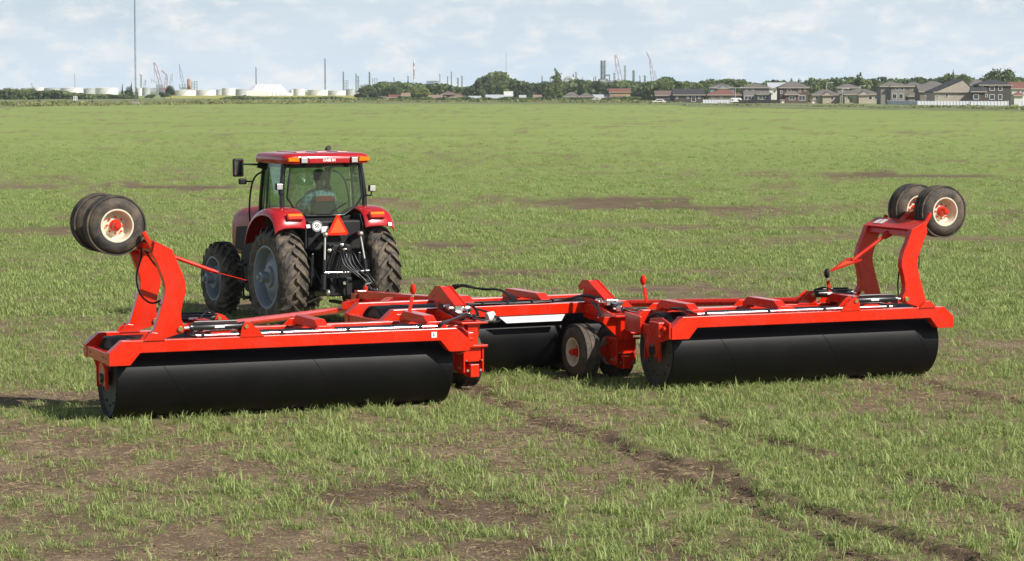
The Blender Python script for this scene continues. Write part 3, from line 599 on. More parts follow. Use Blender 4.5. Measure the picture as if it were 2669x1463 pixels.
TREES = [('round_tree', 'round0', A2(300, 0)[0], 52, A2(0, 336)[1], 1180, 'tall full green tree at the left end of the bungalows'),
    ('dark_tree', 'dark0', A2(352, 0)[0], 32, A2(0, 385)[1], 1150, 'dark green tree right beside the tall tree at the left end of the bungalows'),
    ('dark_tree', 'dark1', A2(270, 0)[0], 38, A2(0, 405)[1], 1140, 'low dark tree leaning left at the very start of the bungalow row'),
    ('dark_tree', 'dark0', A2(450, 0)[0], 20, A2(0, 388)[1], 1140, 'small dark tree in front of the first brown roofed bungalow'),
    ('round_tree', 'wide0', A2(500, 0)[0], 60, A2(0, 346)[1], 1240, 'broad dark tree behind the first bungalows, left of the pale willow'),
    ('willow_tree', 'willow', A2(695, 0)[0], 64, A2(0, 364)[1], 1140, 'pale yellow green dome shaped tree among the bungalows'),
    ('round_tree', 'round1', A2(1168, 0)[0], 24, A2(0, 376)[1], 1130, 'small round tree before the pale grey bungalow roof'),
    ('poplar_tree', 'poplar0', A2(1155, 0)[0], 10, A2(0, 308)[1], 1270, 'thin pointed tree at the left edge of the tallest tree clump'),
    ('round_tree', 'wide1', A2(1280, 0)[0], 62, A2(0, 283)[1], 1290, 'tallest broad clump of trees above the long white roofed bungalow'),
    ('dark_tree', 'dark1', A2(1415, 0)[0], 27, A2(0, 374)[1], 1120, 'dark round tree to the right of the white chimney'),
    ('dark_tree', 'dark0', A2(1515, 0)[0], 24, A2(0, 385)[1], 1125, 'dark bushy tree left of the tall pointed poplar pair'),
    ('round_tree', 'round2', A2(1650, 0)[0], 42, A2(0, 316)[1], 1140, 'full tree just left of the tallest pointed poplar'),
    ('poplar_tree', 'poplar1', A2(1718, 0)[0], 27, A2(0, 238)[1], 1160, 'tallest pointed poplar in the middle of the skyline'),
    ('poplar_tree', 'poplar0', A2(1752, 0)[0], 18, A2(0, 278)[1], 1165, 'shorter poplar right beside the tallest pointed one'),
    ('dark_tree', 'dark1', A2(2345, 0)[0], 52, A2(0, 392)[1], 1110, 'dark wide bush right of the red roofed two storey house'),
    ('round_tree', 'round3', A2(2520, 0)[0], 40, A2(0, 322)[1], 1160, 'tree standing behind the small grey gabled house'),
    ('spruce_tree', 'spruce0', A1(912, 0)[0], 12, A1(0, 350)[1], 1260, 'narrow spruce left of the tall mast foot'),
    ('round_tree', 'dark0', A1(962, 0)[0], 26, A1(0, 352)[1], 1250, 'dark thick tree directly left of the tall mast'),
    ('spruce_tree', 'spruce1', A1(980, 0)[0], 12, A1(0, 338)[1], 1255, 'pointed spruce top rising just behind the thick tree at the mast'),
    ('spruce_tree', 'spruce0', A1(1018, 0)[0], 12, A1(0, 366)[1], 1250, 'small spruce on the right side of the tall mast'),
    ('round_tree', 'dark1', A1(1272, 0)[0], 24, A1(0, 350)[1], 1230, 'lone dark tree at the left end of the canola strip'),
    ('round_bush', 'round1', A1(1120, 0)[0], 28, A1(0, 414)[1], 1235, 'low round bush between the mast and the lone dark tree'),
    ('round_bush', 'round2', A1(1225, 0)[0], 30, A1(0, 402)[1], 1225, 'wide low bush at the foot of the lone dark tree'),
    ('round_tree', 'round0', A3(965, 0)[0], 14, A3(0, 268)[1], 960, 'thin topped tree showing above the hipped brown roof, left one'),
    ('round_tree', 'round3', A3(1020, 0)[0], 18, A3(0, 272)[1], 960, 'thin topped tree showing above the hipped brown roof, right one'),
    ('spruce_tree', 'spruce0', A3(1100, 0)[0], 8, A3(0, 298)[1], 950, 'leftmost of two small spruces right of the brown two storey house'),
    ('spruce_tree', 'spruce1', A3(1126, 0)[0], 8, A3(0, 300)[1], 950, 'right one of two small spruces beside the brown two storey house'),
    ('round_tree', 'round1', A3(1210, 0)[0], 22, A3(0, 284)[1], 960, 'rounded tree above the long bungalow with the porch'),
    ('poplar_tree', 'poplar1', A3(1440, 0)[0], 30, A3(0, 250)[1], 980, 'tall upright tree clump behind the middle of the housing row'),
    ('round_tree', 'wide0', A3(1830, 0)[0], 40, A3(0, 258)[1], 940, 'feathery tree behind the two grey two storey houses'),
    ('poplar_tree', 'poplar0', A3(2092, 0)[0], 18, A3(0, 236)[1], 900, 'narrow tree left of the round one behind the steep dark roof'),
    ('round_tree', 'round2', A3(2165, 0)[0], 32, A3(0, 240)[1], 900, 'round tree peeping over the steep dark roof'),
    ('round_tree', 'wide1', A3(2405, 0)[0], 84, A3(0, 193)[1], 880, 'largest spreading tree at the right, above the dark brown house'),
    ('round_tree', 'round1', A3(2565, 0)[0], 30, A3(0, 280)[1], 860, 'tree at the right picture edge behind the red roof'),
    ('round_tree', 'round3', A3(75, 0)[0], 36, A3(0, 298)[1], 980, 'round tree above the dark roofed bungalow at its left end'),
    ('young_tree', 'round0', A3(1380, 0)[0], 16, A3(0, 398)[1], 760, 'small young tree in the garden of the long bungalow')]
for a in TREES: tree(*a)

# ------------------------------------------------------------------ tank farm and refinery
M['w_taupe0'] = mat('footing_concrete', (.30, .27, .24), .9)
M['tankw'] = mat('white_tank_paint', (0.74, 0.73, 0.73), 0.5, var=0.05, vscale=0.1)
M['tankg'] = mat('grey_tank_paint', (0.42, 0.44, 0.43), 0.5, var=0.08, vscale=0.1)
M['steel'] = mat('weathered_steel', (0.20, 0.23, 0.25), 0.5, metal=0.3, var=0.25, vscale=0.1)
M['pale'] = mat('pale_steel', (0.42, 0.44, 0.45), 0.5, metal=0.2, var=0.15, vscale=0.1)
M['craner'] = mat('crane_red', (0.36, 0.17, 0.165), 0.5, var=0.1, vscale=0.2)
M['craneg'] = mat('crane_grey', (0.30, 0.34, 0.38), 0.5, var=0.1, vscale=0.2)
M['scaff'] = mat('green_scaffold', (0.20, 0.30, 0.26), 0.6, var=0.15, vscale=0.3)
M['rust'] = mat('rust_brown', (0.38, 0.20, 0.11), 0.7, var=0.2, vscale=0.3)
M['fabric'] = mat('white_fabric', (0.82, 0.81, 0.82), 0.6, var=0.03, vscale=0.1)
def tank(p0, p1, top, Y, m, label, cone=.06):
    a, b = at(p0, top, Y), at(p1, top, Y); r = (b.x - a.x) / 2; c = (a.x + b.x) / 2; h = a.z
    o = empty('storage_tank', (c, Y, 0)); tag(o, label, 'tank', 'refinery storage tanks')
    sh = MB().lathe([(0, r), (h * .33, r), (h * .335, r * 1.006), (h * .345, r * 1.006), (h * .35, r), (h * .95, r), (h * .952, r * 1.012), (h * .975, r * 1.012), (h, r)], (0, 0, 0), (0, 0, 1), 48).build('shell', M[m], o, 30)
    MB().lathe([(h, r), (h + r * cone, r * .45), (h + r * cone * 1.25, 0)], (0, 0, 0), (0, 0, 1), 48).build('roof', M[m], o, 30)
    st = MB()                                                     # spiral stair
    for k in range(16):
        aa = -1.9 + k * .055; q = (math.cos(aa) * r * 1.03, math.sin(aa) * r * 1.03, h * (k + .5) / 16); st.box(q, (r * .08, r * .08, .25))
    pts = [(math.cos(-1.9 + k * .055) * r * 1.06, math.sin(-1.9 + k * .055) * r * 1.06, h * (k + .5) / 16 + 1) for k in range(16)]; st = MB().tube(pts, .09, 5).build('stair_rail', M['pale'], o)
TANKS = [(25, 135, 372, 2150, 'tankg', 'grey tank at the far left end of the tank farm'), (155, 252, 373, 2300, 'tankg', 'second tank from the left, pale grey and partly hidden'), (240, 328, 368, 2150, 'tankw', 'white tank third from the left behind the hedge'),
    (330, 452, 373, 2350, 'tankg', 'grey tank between the third tank and the big white one'), (452, 622, 371, 2050, 'tankw', 'big white tank below the thin red mast'), (620, 714, 376, 2320, 'tankg', 'grey green tank wedged between the two biggest white tanks'),
    (712, 882, 371, 2050, 'tankw', 'big white tank left of the spruces and the tall mast'), (1018, 1062, 372, 2300, 'tankw', 'slim white tank just right of the tall mast'), (1060, 1122, 371, 2250, 'tankg', 'grey tank right of the mast beside the slim white one'),
    (1300, 1462, 388, 2100, 'tankw', 'low wide white tank below the brown vessel'), (1458, 1612, 388, 2150, 'tankw', 'low wide white tank right of the brown vessel'), (1610, 1656, 384, 2350, 'tankg', 'narrow pale tank between the low tanks and the taller white one'),
    (1655, 1756, 373, 2200, 'tankw', 'taller white tank left of the fabric building'), (1758, 1850, 382, 2350, 'tankg', 'grey tank half hidden by the left end of the fabric building'), (2160, 2195, 384, 2350, 'tankw', 'narrow white tank touching the right end of the fabric building'),
    (2188, 2276, 378, 2150, 'tankw', 'white tank first free one right of the fabric building'), (2294, 2446, 386, 2200, 'tankw', 'low white tank under the tall dark stack'), (2444, 2580, 391, 2250, 'tankw', 'low white tank left of the last tank before the trees'),
    (2580, 2652, 381, 2200, 'tankg', 'last pale tank showing before the bungalow trees')]
for x0, x1, t, Y, m, l in TANKS: tank(A1(x0, 0)[0], A1(x1, 0)[0], A1(0, t)[1], Y, m, l)
def stack(p, top, w, Y, m, label, rings=3, name='chimney_stack', cat='stack', cap=None, platforms=0):
    q = at(p, top, Y); r = max(w * .78 / FPX * Y / 2, .3); h = q.z
    o = empty(name, (q.x, Y, 0)); tag(o, label, cat)
    MB().lathe([(0, r * 1.15), (h * .2, r * 1.05), (h * .97, r * .9), (h * .98, r * 1.0), (h, r), (h + .1, r * .6)], (0, 0, 0), (0, 0, 1), 16).build('shaft', M[m], o, 40)
    for k in range(rings):
        z = h * (1 - (k + .15) / (rings + 1.2)); MB().lathe([(-.15, r * .9), (-.15, r * 1.9), (.15, r * 1.9), (.15, r * .9)], (0, 0, z), (0, 0, 1), 14).build('platform', M['steel'], o)
    MB().bar((r * 1.3, 0, h * .1), (r * 1.25, 0, h * .96), .5, .5).build('ladder', M['steel'], o)
    if cap: MB().ball((0, 0, h), r * 1.9, 8).build('cap', M[cap], o, 60)
    return o
S1 = lambda x, y: A1(x, y); 
for zoom, x, y, w, m, rg, cap, l in ((A1, 1908, 215, 2.6, 'steel', 3, None, 'dark slender stack over the left end of the white fabric building'), (A1, 2423, 150, 3.2, 'steel', 4, None, 'tallest dark stack standing alone left of the trees'), (A2, 127, 250, 3.4, 'steel', 2, None, 'dark stack just left of the first bungalow trees'),
    (A1, 1050, 268, 3.6, 'pale', 3, 'tankw', 'pale column with a white ball top beside the tall mast'), (A2, 222, 262, 2.6, 'steel', 2, None, 'thin stack above the left end of the bungalow trees'), (A2, 238, 280, 4.0, 'pale', 3, None, 'pale column close right of the thin stack above the first trees'),
    (A2, 322, 252, 4.2, 'steel', 4, None, 'column with platforms above the tall full tree'), (A2, 505, 290, 2.0, 'pale', 1, None, 'short thin pale stack left of the red and white one'), (A2, 610, 280, 3.4, 'pale', 3, None, 'pale column immediately left of the red and white stack'),
    (A2, 847, 260, 1.6, 'pale', 1, None, 'needle thin pole between the white dome and the paired stacks'), (A2, 905, 282, 2.2, 'steel', 1, None, 'shorter one of the paired stacks right of the white dome'), (A2, 933, 247, 2.4, 'steel', 2, None, 'taller one of the paired stacks right of the white dome'),
    (A2, 982, 295, 4.4, 'pale', 3, None, 'thick pale column right of the paired stacks'), (A2, 1012, 278, 3.0, 'steel', 2, None, 'dark stack left of the tallest tree clump'), (A2, 1362, 268, 2.8, 'steel', 2, None, 'stack poking out right beside the thin guyed mast'),
    (A2, 1450, 318, 2.4, 'steel', 1, None, 'short stub stack right of the tallest tree clump'), (A2, 1525, 330, 2.4, 'steel', 1, None, 'short stub second to the right of the tallest clump'), (A2, 1580, 325, 3, 'pale', 2, None, 'short pale column left of the full tree by the poplar'), (A2, 1610, 280, 2.8, 'steel', 3, None, 'stack over the full tree left of the tallest poplar'), (A2, 1672, 290, 3.6, 'pale', 3, None, 'column just left of the tallest poplar tip'),
    (A2, 1792, 305, 3.2, 'pale', 2, None, 'pale column to the right of the shorter poplar'), (A2, 1822, 298, 2.4, 'steel', 1, None, 'left leg stack of the bent pipe'), (A2, 1843, 265, 3.0, 'steel', 2, None, 'stack right of the bent pipe'), (A2, 1863, 250, 4.0, 'pale', 4, None, 'tall pale column right of the bent pipe'),
    (A2, 1928, 310, 3.2, 'pale', 2, None, 'low column midway between the bent pipe and the reactor tower'), (A2, 1995, 288, 2.0, 'steel', 1, None, 'left one of two thin stacks beside the reactor tower'), (A2, 2009, 282, 2.0, 'steel', 1, None, 'right one of two thin stacks beside the reactor tower'), (A2, 2113, 270, 3.0, 'steel', 2, None, 'stack hugging the right side of the reactor tower'),
    (A2, 2149, 258, 5.0, 'pale', 4, None, 'stout column left of the leaning red crane boom'), (A2, 2176, 300, 2.4, 'steel', 1, None, 'short stack under the leaning red crane boom'), (A2, 2228, 204, 4.6, 'pale', 5, None, 'tallest latticed column right of the leaning red crane'), (A2, 2262, 312, 2.6, 'steel', 1, None, 'short stub between the tallest column and the thick one'),
    (A2, 2292, 240, 6.4, 'steel', 4, None, 'thick dark column right of the tallest latticed column'), (A2, 2340, 278, 2.6, 'pale', 1, 'tankw', 'stack with a white puffy top left of the green column'), (A2, 2377, 278, 5.0, 'scaff', 4, None, 'green column left of the rightmost crane'), (A2, 2410, 318, 3.0, 'pale', 2, None, 'low pale column under the rightmost crane boom')):
    stack(zoom(x, 0)[0], zoom(0, y)[1], w, 2650 + (x % 7) * 25, m, l, rg, cap=cap)
# red and white banded stack
q = at(A2(655, 0)[0], A2(0, 162)[1], 2650); o = empty('banded_stack', (q.x, 2650, 0)); tag(o, 'slim red and white banded stack above the pale willow tree', 'stack')
for k in range(8):
    z0, z1 = q.z * (1 - (k + 1) * .09), q.z * (1 - k * .09); MB().lathe([(z0, .75), (z1, .75)], (0, 0, 0), (0, 0, 1), 14).build('band', M['craner' if k in (1, 3, 4) else ('tankw' if k % 2 == 0 else 'pale')], o, 40)
MB().lathe([(0, 1.0), (q.z * .28, .75)], (0, 0, 0), (0, 0, 1), 14).build('shaft', M['pale'], o, 40); MB().lathe([(0, 1.5), (4, 1.5), (4, .7)], (0, 0, q.z * .17), (0, 0, 1), 14).build('drum', M['tankw'], o, 40)
def mast(p, top, Y, w, m, label, guys=True, name='radio_mast'):
    q = at(p, top, Y); o = empty(name, (q.x, Y, 0)); tag(o, label, 'mast'); h = q.z; r = w / FPX * Y / 2
    for k in range(3):
        a = k * 2.094 + .4; MB().tube([(r * math.cos(a), r * math.sin(a), 0), (r * math.cos(a), r * math.sin(a), h)], r * .36, 6).build('leg', M[m], o, 60)
    lc = []; n = max(8, int(h / (r * 5)))
    for k in range(n + 1): a = k * 2.094 + .4; lc.append((r * math.cos(a), r * math.sin(a), h * k / n))
    MB().tube(lc, r * .22, 4).build('lacing', M[m], o)
    return o
o = mast(349, -160, 760, 3.3, 'steel', 'tall dark lattice mast running out of the top of the picture')
cb = at(346, 258, 760); MB().box((0, -1.2, .5), (2.6, 2.0, 1.0)).build('footing', M['w_taupe0'], o, None, .1)
mast(A1(557, 0)[0], A1(0, 265)[1], 2300, 1.3, 'craner', 'thin reddish mast above the big white tank', name='lattice_mast')
mast(A2(1343, 0)[0], A2(0, 105)[1], 2500, 1.2, 'pale', 'very thin pale mast rising from the tallest tree clump', name='guyed_mast')
def crane(p0, t0, p1, t1, Y, m, label, w=2.2, jib=None):
    """boom foot p1,t1, tip p0,t0"""
    tip, ft = at(p0, t0, Y), at(p1, t1, Y); o = empty('crawler_crane', (ft.x, Y, 0)); tag(o, label, 'crane')
    a, b = Vector((0, 0, ft.z)), Vector((tip.x - ft.x, 0, tip.z)); d = (b - a).normalized(); u = d.cross(Vector((0, 1, 0))).normalized() * w / 2; v = Vector((0, w / 2, 0))
    bm_ = MB()
    for e in (u + v, u - v, -u + v, -u - v): bm_.tube([a + e * .5, a.lerp(b, .12) + e, a.lerp(b, .85) + e, b + e * .4], w * .075, 5)
    bm_.build('boom', M[m], o)
    lc = MB(); n = max(6, int((b - a).length / w / 1.3)); cs = (u + v, -u + v, -u - v, u - v)
    lc.tube([a.lerp(b, k / n) + cs[k % 4] * (.9 if 0 < k < n else .5) for k in range(n + 1)], w * .05, 4); lc.tube([a.lerp(b, k / n) + cs[(k + 2) % 4] * (.9 if 0 < k < n else .5) for k in range(n + 1)], w * .05, 4); lc.build('lacing', M[m], o)
    MB().tube([b, b + Vector((0, 0, -(b.z - ft.z) * .62))], .18, 4).build('hoist_line', M['steel'], o)
    MB().box((0, 0, max(ft.z - 1.5, 2)), (7, 4, 4)).build('upper_works', M[m], o, None, .3)
    MB().box((0, 0, max(ft.z - 3.6, 1) / 2), (6, 5, max(ft.z - 3.6, 1))).build('undercarriage', M['steel'], o, None, .3)
    if jib:
        t2 = at(jib[0], jib[1], Y); c = Vector((t2.x - ft.x, 0, t2.z)); MB().tube([b, c], w * .22, 5).build('jib', M[m], o)
for zoom, a in ((A1, (1150, 180, 1208, 372, 2500, 'craner', 'tall red lattice crane leaning left of the brown vessel', 2.6, None)), (A1, (1243, 275, 1234, 380, 2550, 'craner', 'short upright red crane with a jib reaching left', 2.4, (1205, 240))), (A1, (1285, 265, 1266, 356, 2600, 'pale', 'thin pale crane right of the two red ones', 1.4, None)),
    (A1, (1342, 215, 1374, 372, 2550, 'craneg', 'grey crane with a fine tip leaning over the brown vessel', 2.0, (1338, 192))), (A1, (1130, 305, 1192, 348, 2500, 'craneg', 'low grey boom lying under the tall red crane', 1.6, None)), (A1, (234, 335, 251, 372, 2350, 'craneg', 'small grey boom poking up over the third tank', 1.3, None)), (A1, (1086, 312, 1076, 372, 2450, 'craneg', 'small grey derrick left of the tall red crane', 1.6, None)),
    (A2, (2158, 126, 2202, 330, 2500, 'craner', 'big pinkish crane leaning left, right of the reactor tower', 3.0, None)), (A2, (2418, 162, 2440, 352, 2550, 'craner', 'rightmost tall crane with a long luffing jib', 2.2, (2390, 104))), (A2, (2450, 240, 2476, 350, 2600, 'craner', 'thin faint crane at the right end of the refinery', 1.1, None)), (A2, (1915, 286, 1888, 340, 2600, 'craneg', 'low grey boom leaning right between poplar and reactor tower', 1.6, None))):
    p0, t0, p1, t1, Y, m, l, w, j = a
    crane(*zoom(p0, t0), *zoom(p1, t1), Y, m, l, w, zoom(*j) if j else None)
def tower(p0, p1, top, bot, Y, m, label, cat='structure', name='steel_tower', decks=4, legs=2):
    a, b = at(p0, top, Y), at(p1, bot, Y); w = b.x - a.x; c = (a.x + b.x) / 2; h = a.z
    o = empty(name, (c, Y, 0)); tag(o, label, cat); t = max(w * .045, .3)
    for i in range(legs + 1):
        for y in (-w * .4, w * .4): MB().box((-w / 2 + w * i / legs, y, h / 2), (t, t, h)).build('leg', M[m], o)
    for k in range(decks):
        z = h * (1 - k * .8 / decks); MB().box((0, 0, z), (w * 1.15, w * .95, t)).build('deck', M[m], o)
        if k: MB().bar((-w / 2, -w * .4, z), (w / 2, -w * .4, z + h * .8 / decks), t * .8, t * .8).build('brace', M[m], o)
    return o, w, h
o, w, h = tower(A2(2048, 0)[0], A2(2084, 0)[0], A2(0, 168)[1], A2(0, 300)[1], 2600, 'steel', 'tall open reactor tower with twin columns in mid skyline', name='reactor_tower', decks=5)
for s_ in (-.28, .3): MB().lathe([(0, 1.0), (h * .96, 1.0), (h, .3)], (w * s_, 0, 0), (0, 0, 1), 14).build('column', M['steel'], o, 40)
MB().box((0, -3, h * .42), (w * 2.0, 8, 4)).build('service_floor', M['steel'], o); MB().box((0, -5, h * .36), (w * 1.3, 5, 6)).build('vessel_house', M['tankg'], o); 
for s_ in (-.9, .9): MB().box((w * s_, -3, h * .2), (1.6, 1.6, h * .4)).build('leg', M['steel'], o)
MB().box((w * .9, 0, h * .58), (w * .8, 3, 1.5)).build('gangway', M['steel'], o)
tower(A2(755, 0)[0], A2(836, 0)[0], A2(0, 320)[1], A2(0, 365)[1], 2600, 'steel', 'dark grey boxy cooling structure left of the white dome', name='cooling_tower', decks=6, legs=7)
tower(A2(140, 0)[0], A2(164, 0)[0], A2(0, 316)[1], A2(0, 370)[1], 2600, 'scaff', 'small greenish scaffold tower beside the dark stack', name='scaffold_tower', decks=4)
tower(A2(345, 0)[0], A2(380, 0)[0], A2(0, 300)[1], A2(0, 350)[1], 2620, 'scaff', 'greenish lattice structure right of the platform column', name='scaffold_tower', decks=4)
tower(A2(405, 0)[0], A2(445, 0)[0], A2(0, 325)[1], A2(0, 362)[1], 2640, 'pale', 'pale low process frame above the broad dark tree', name='process_frame', decks=3)
tower(A1(1340, 0)[0], A1(1385, 0)[0], A1(0, 345)[1], A1(0, 385)[1], 2500, 'scaff', 'green scaffold to the left of the brown vessel', name='scaffold_tower', decks=3)
tower(A1(1430, 0)[0], A1(1470, 0)[0], A1(0, 322)[1], A1(0, 385)[1], 2500, 'scaff', 'green scaffold to the right of the brown vessel', name='scaffold_tower', decks=4)
tower(A1(1122, 0)[0], A1(1178, 0)[0], A1(0, 372)[1], A1(0, 425)[1], 2300, 'pale', 'pale open frame building below the tall red crane', name='process_frame', decks=4, legs=4)
tower(A2(2090, 0)[0], A2(2140, 0)[0], A2(0, 315)[1], A2(0, 350)[1], 2580, 'steel', 'low dark frame at the foot of the reactor tower', name='process_frame', decks=3, legs=3)
q0, q1 = at(A1(1395, 0)[0], A1(0, 300)[1], 2450), at(A1(1420, 0)[0], A1(0, 300)[1], 2450); r_ = (q1.x - q0.x) / 2; o = empty('brown_vessel', ((q0.x + q1.x) / 2, 2450, 0)); tag(o, 'rust brown dome topped vessel with an inclined conveyor', 'vessel')
MB().lathe([(0, r_)] + [(q0.z - r_ + r_ * math.sin(t_ * math.pi / 12), r_ * math.cos(t_ * math.pi / 12)) for t_ in range(7)], (0, 0, 0), (0, 0, 1), 24).build('shell', M['rust'], o, 40)
e0 = at(A1(1440, 0)[0], A1(0, 418)[1], 2440); MB().bar((r_ * .6, -r_, q0.z * .62), (e0.x - o.location.x, -10, max(e0.z, .5)), 1.8, 1.8).build('conveyor', M['rust'], o)
# bent pipe, white dome, steam ball
q = at(A2(1850, 0)[0], A2(0, 296)[1], 2640); o = empty('bent_pipe', (q.x, 2640, 0)); tag(o, 'fat grey pipe bent over at the top, right of the poplars', 'pipe')
MB().tube(smooth_path([(0, 0, 0), (0, 0, q.z - 8), (-1, 0, q.z - 2), (-5, 0, q.z), (-9, 0, q.z - 2), (-10, 0, q.z - 8), (-10, 0, 2)]), 2.0, 10).build('pipe_run', M['pale'], o, 60)
for k_ in (.4, .75): MB().lathe([(0, 2.0), (0, 2.5), (.5, 2.5), (.5, 2.0)], (0, 0, q.z * k_), (0, 0, 1), 12).build('flange', M['steel'], o)
q0, q1 = at(A2(824, 0)[0], A2(0, 336)[1], 2550), at(A2(890, 0)[0], A2(0, 336)[1], 2550); r_ = (q1.x - q0.x) / 2; o = empty('dome_tank', ((q0.x + q1.x) / 2, 2550, 0)); tag(o, 'white dome roofed tank right of the dark cooling structure', 'tank')
MB().lathe([(0, r_), (q0.z - r_ * .62, r_)], (0, 0, 0), (0, 0, 1), 32).build('shell', M['tankw'], o, 40); MB().lathe([(q0.z - r_ * .62 + r_ * .62 * math.sin(k_ * math.pi / 14), r_ * math.cos(k_ * math.pi / 14)) for k_ in range(8)], (0, 0, 0), (0, 0, 1), 32).build('dome', M['fabric'], o, 60)
# fabric building
q0, q1, qr0, qr1 = at(*A1(1825, 415), 2050), at(*A1(2168, 415), 2050), at(*A1(1892, 347), 2050), at(*A1(2098, 347), 2050)
o = empty('fabric_building', ((q0.x + q1.x) / 2, 2050, 0)); tag(o, 'long white fabric building with sloping ends among the tanks', 'building'); ox = o.location.x; h = qr0.z; D = 26; ev = h * .30
sec = [(-D, 0), (-D, ev), (-D * .45, h * .8), (0, h), (D * .45, h * .8), (D, ev), (D, 0)]
bay = 12
for i in range(bay):
    a, b = i / bay, (i + 1) / bay
    def cut(t): return (q0.x + (q1.x - q0.x) * t - ox)
    def sc(t):
        x = cut(t); l, r2 = qr0.x - ox, qr1.x - ox
        return max(.28, min(1, (x - cut(0)) / (l - cut(0)) if x < l else ((cut(1) - x) / (cut(1) - r2) if x > r2 else 1)))
    sa, sb_ = sc(a), sc(b); A = [(cut(a) + .15, y, ev * .0 + z * sa) for y, z in sec]; B = [(cut(b) - .15, y, z * sb_) for y, z in sec]
    MB().add(A + B, [(k, k + 1, k + 8, k + 7) for k in range(6)] + [tuple(range(7)), tuple(range(7, 14))]).build('fabric_bay', M['fabric'], o)
MB().tube([(qr0.x - ox, 0, h), (qr1.x - ox, 0, h)], .3, 6).build('ridge_pipe', M['tankw'], o)
lo = at(*A1(1840, 392), 2020); l1 = at(*A1(2012, 392), 2020); MB().box(((lo.x + l1.x) / 2 - ox, -32, lo.z / 2), (l1.x - lo.x, 10, lo.z)).build('lean_to', M['fabric'], o, None, .3)
# three white posts in the left verge
for k_, x_ in enumerate((550, 562, 574)):
    b_ = at(A1(x_, 0)[0], A1(0, 432)[1], 1000); mb = MB().box((0, 0, b_.z / 2), (.32, .3, b_.z)).box((0, 0, b_.z * .93), (.45, .4, .2)); o = mb.build('marker_post', M['white']); o.location = (b_.x, 1000, 0)
    tag(o, ('left', 'middle', 'right')[k_] + ' one of three white posts standing in the left verge', 'post', 'white posts in the verge')

# ------------------------------------------------------------------ houses
def wallm(n, c): M[n] = mat(n, c, 0.85, var=0.07, vscale=0.6)
wallm('w_taupe', (.19, .165, .14)); wallm('w_dark', (.075, .062, .052)); wallm('w_tan', (.30, .235, .165)); wallm('w_blue', (.24, .275, .32)); wallm('w_grey', (.215, .205, .19)); wallm('w_beige', (.40, .345, .285)); wallm('w_brown', (.115, .075, .055)); wallm('w_white', (.62, .61, .59)); wallm('w_cream', (.46, .36, .20))
wallm('r_grey', (.15, .135, .125)); wallm('r_brown', (.165, .115, .095)); wallm('r_black', (.045, .045, .05)); wallm('r_red', (.20, .085, .065)); wallm('r_pale', (.44, .46, .49)); wallm('r_tan', (.28, .20, .145))
M['pane'] = mat('window_pane', (.05, .06, .07), 0.08, var=.1); M['pane_g'] = mat('greenish_pane', (.10, .14, .10), 0.12, var=.1)
M['trim'] = mat('white_trim', (.72, .71, .69), .6, var=.03)
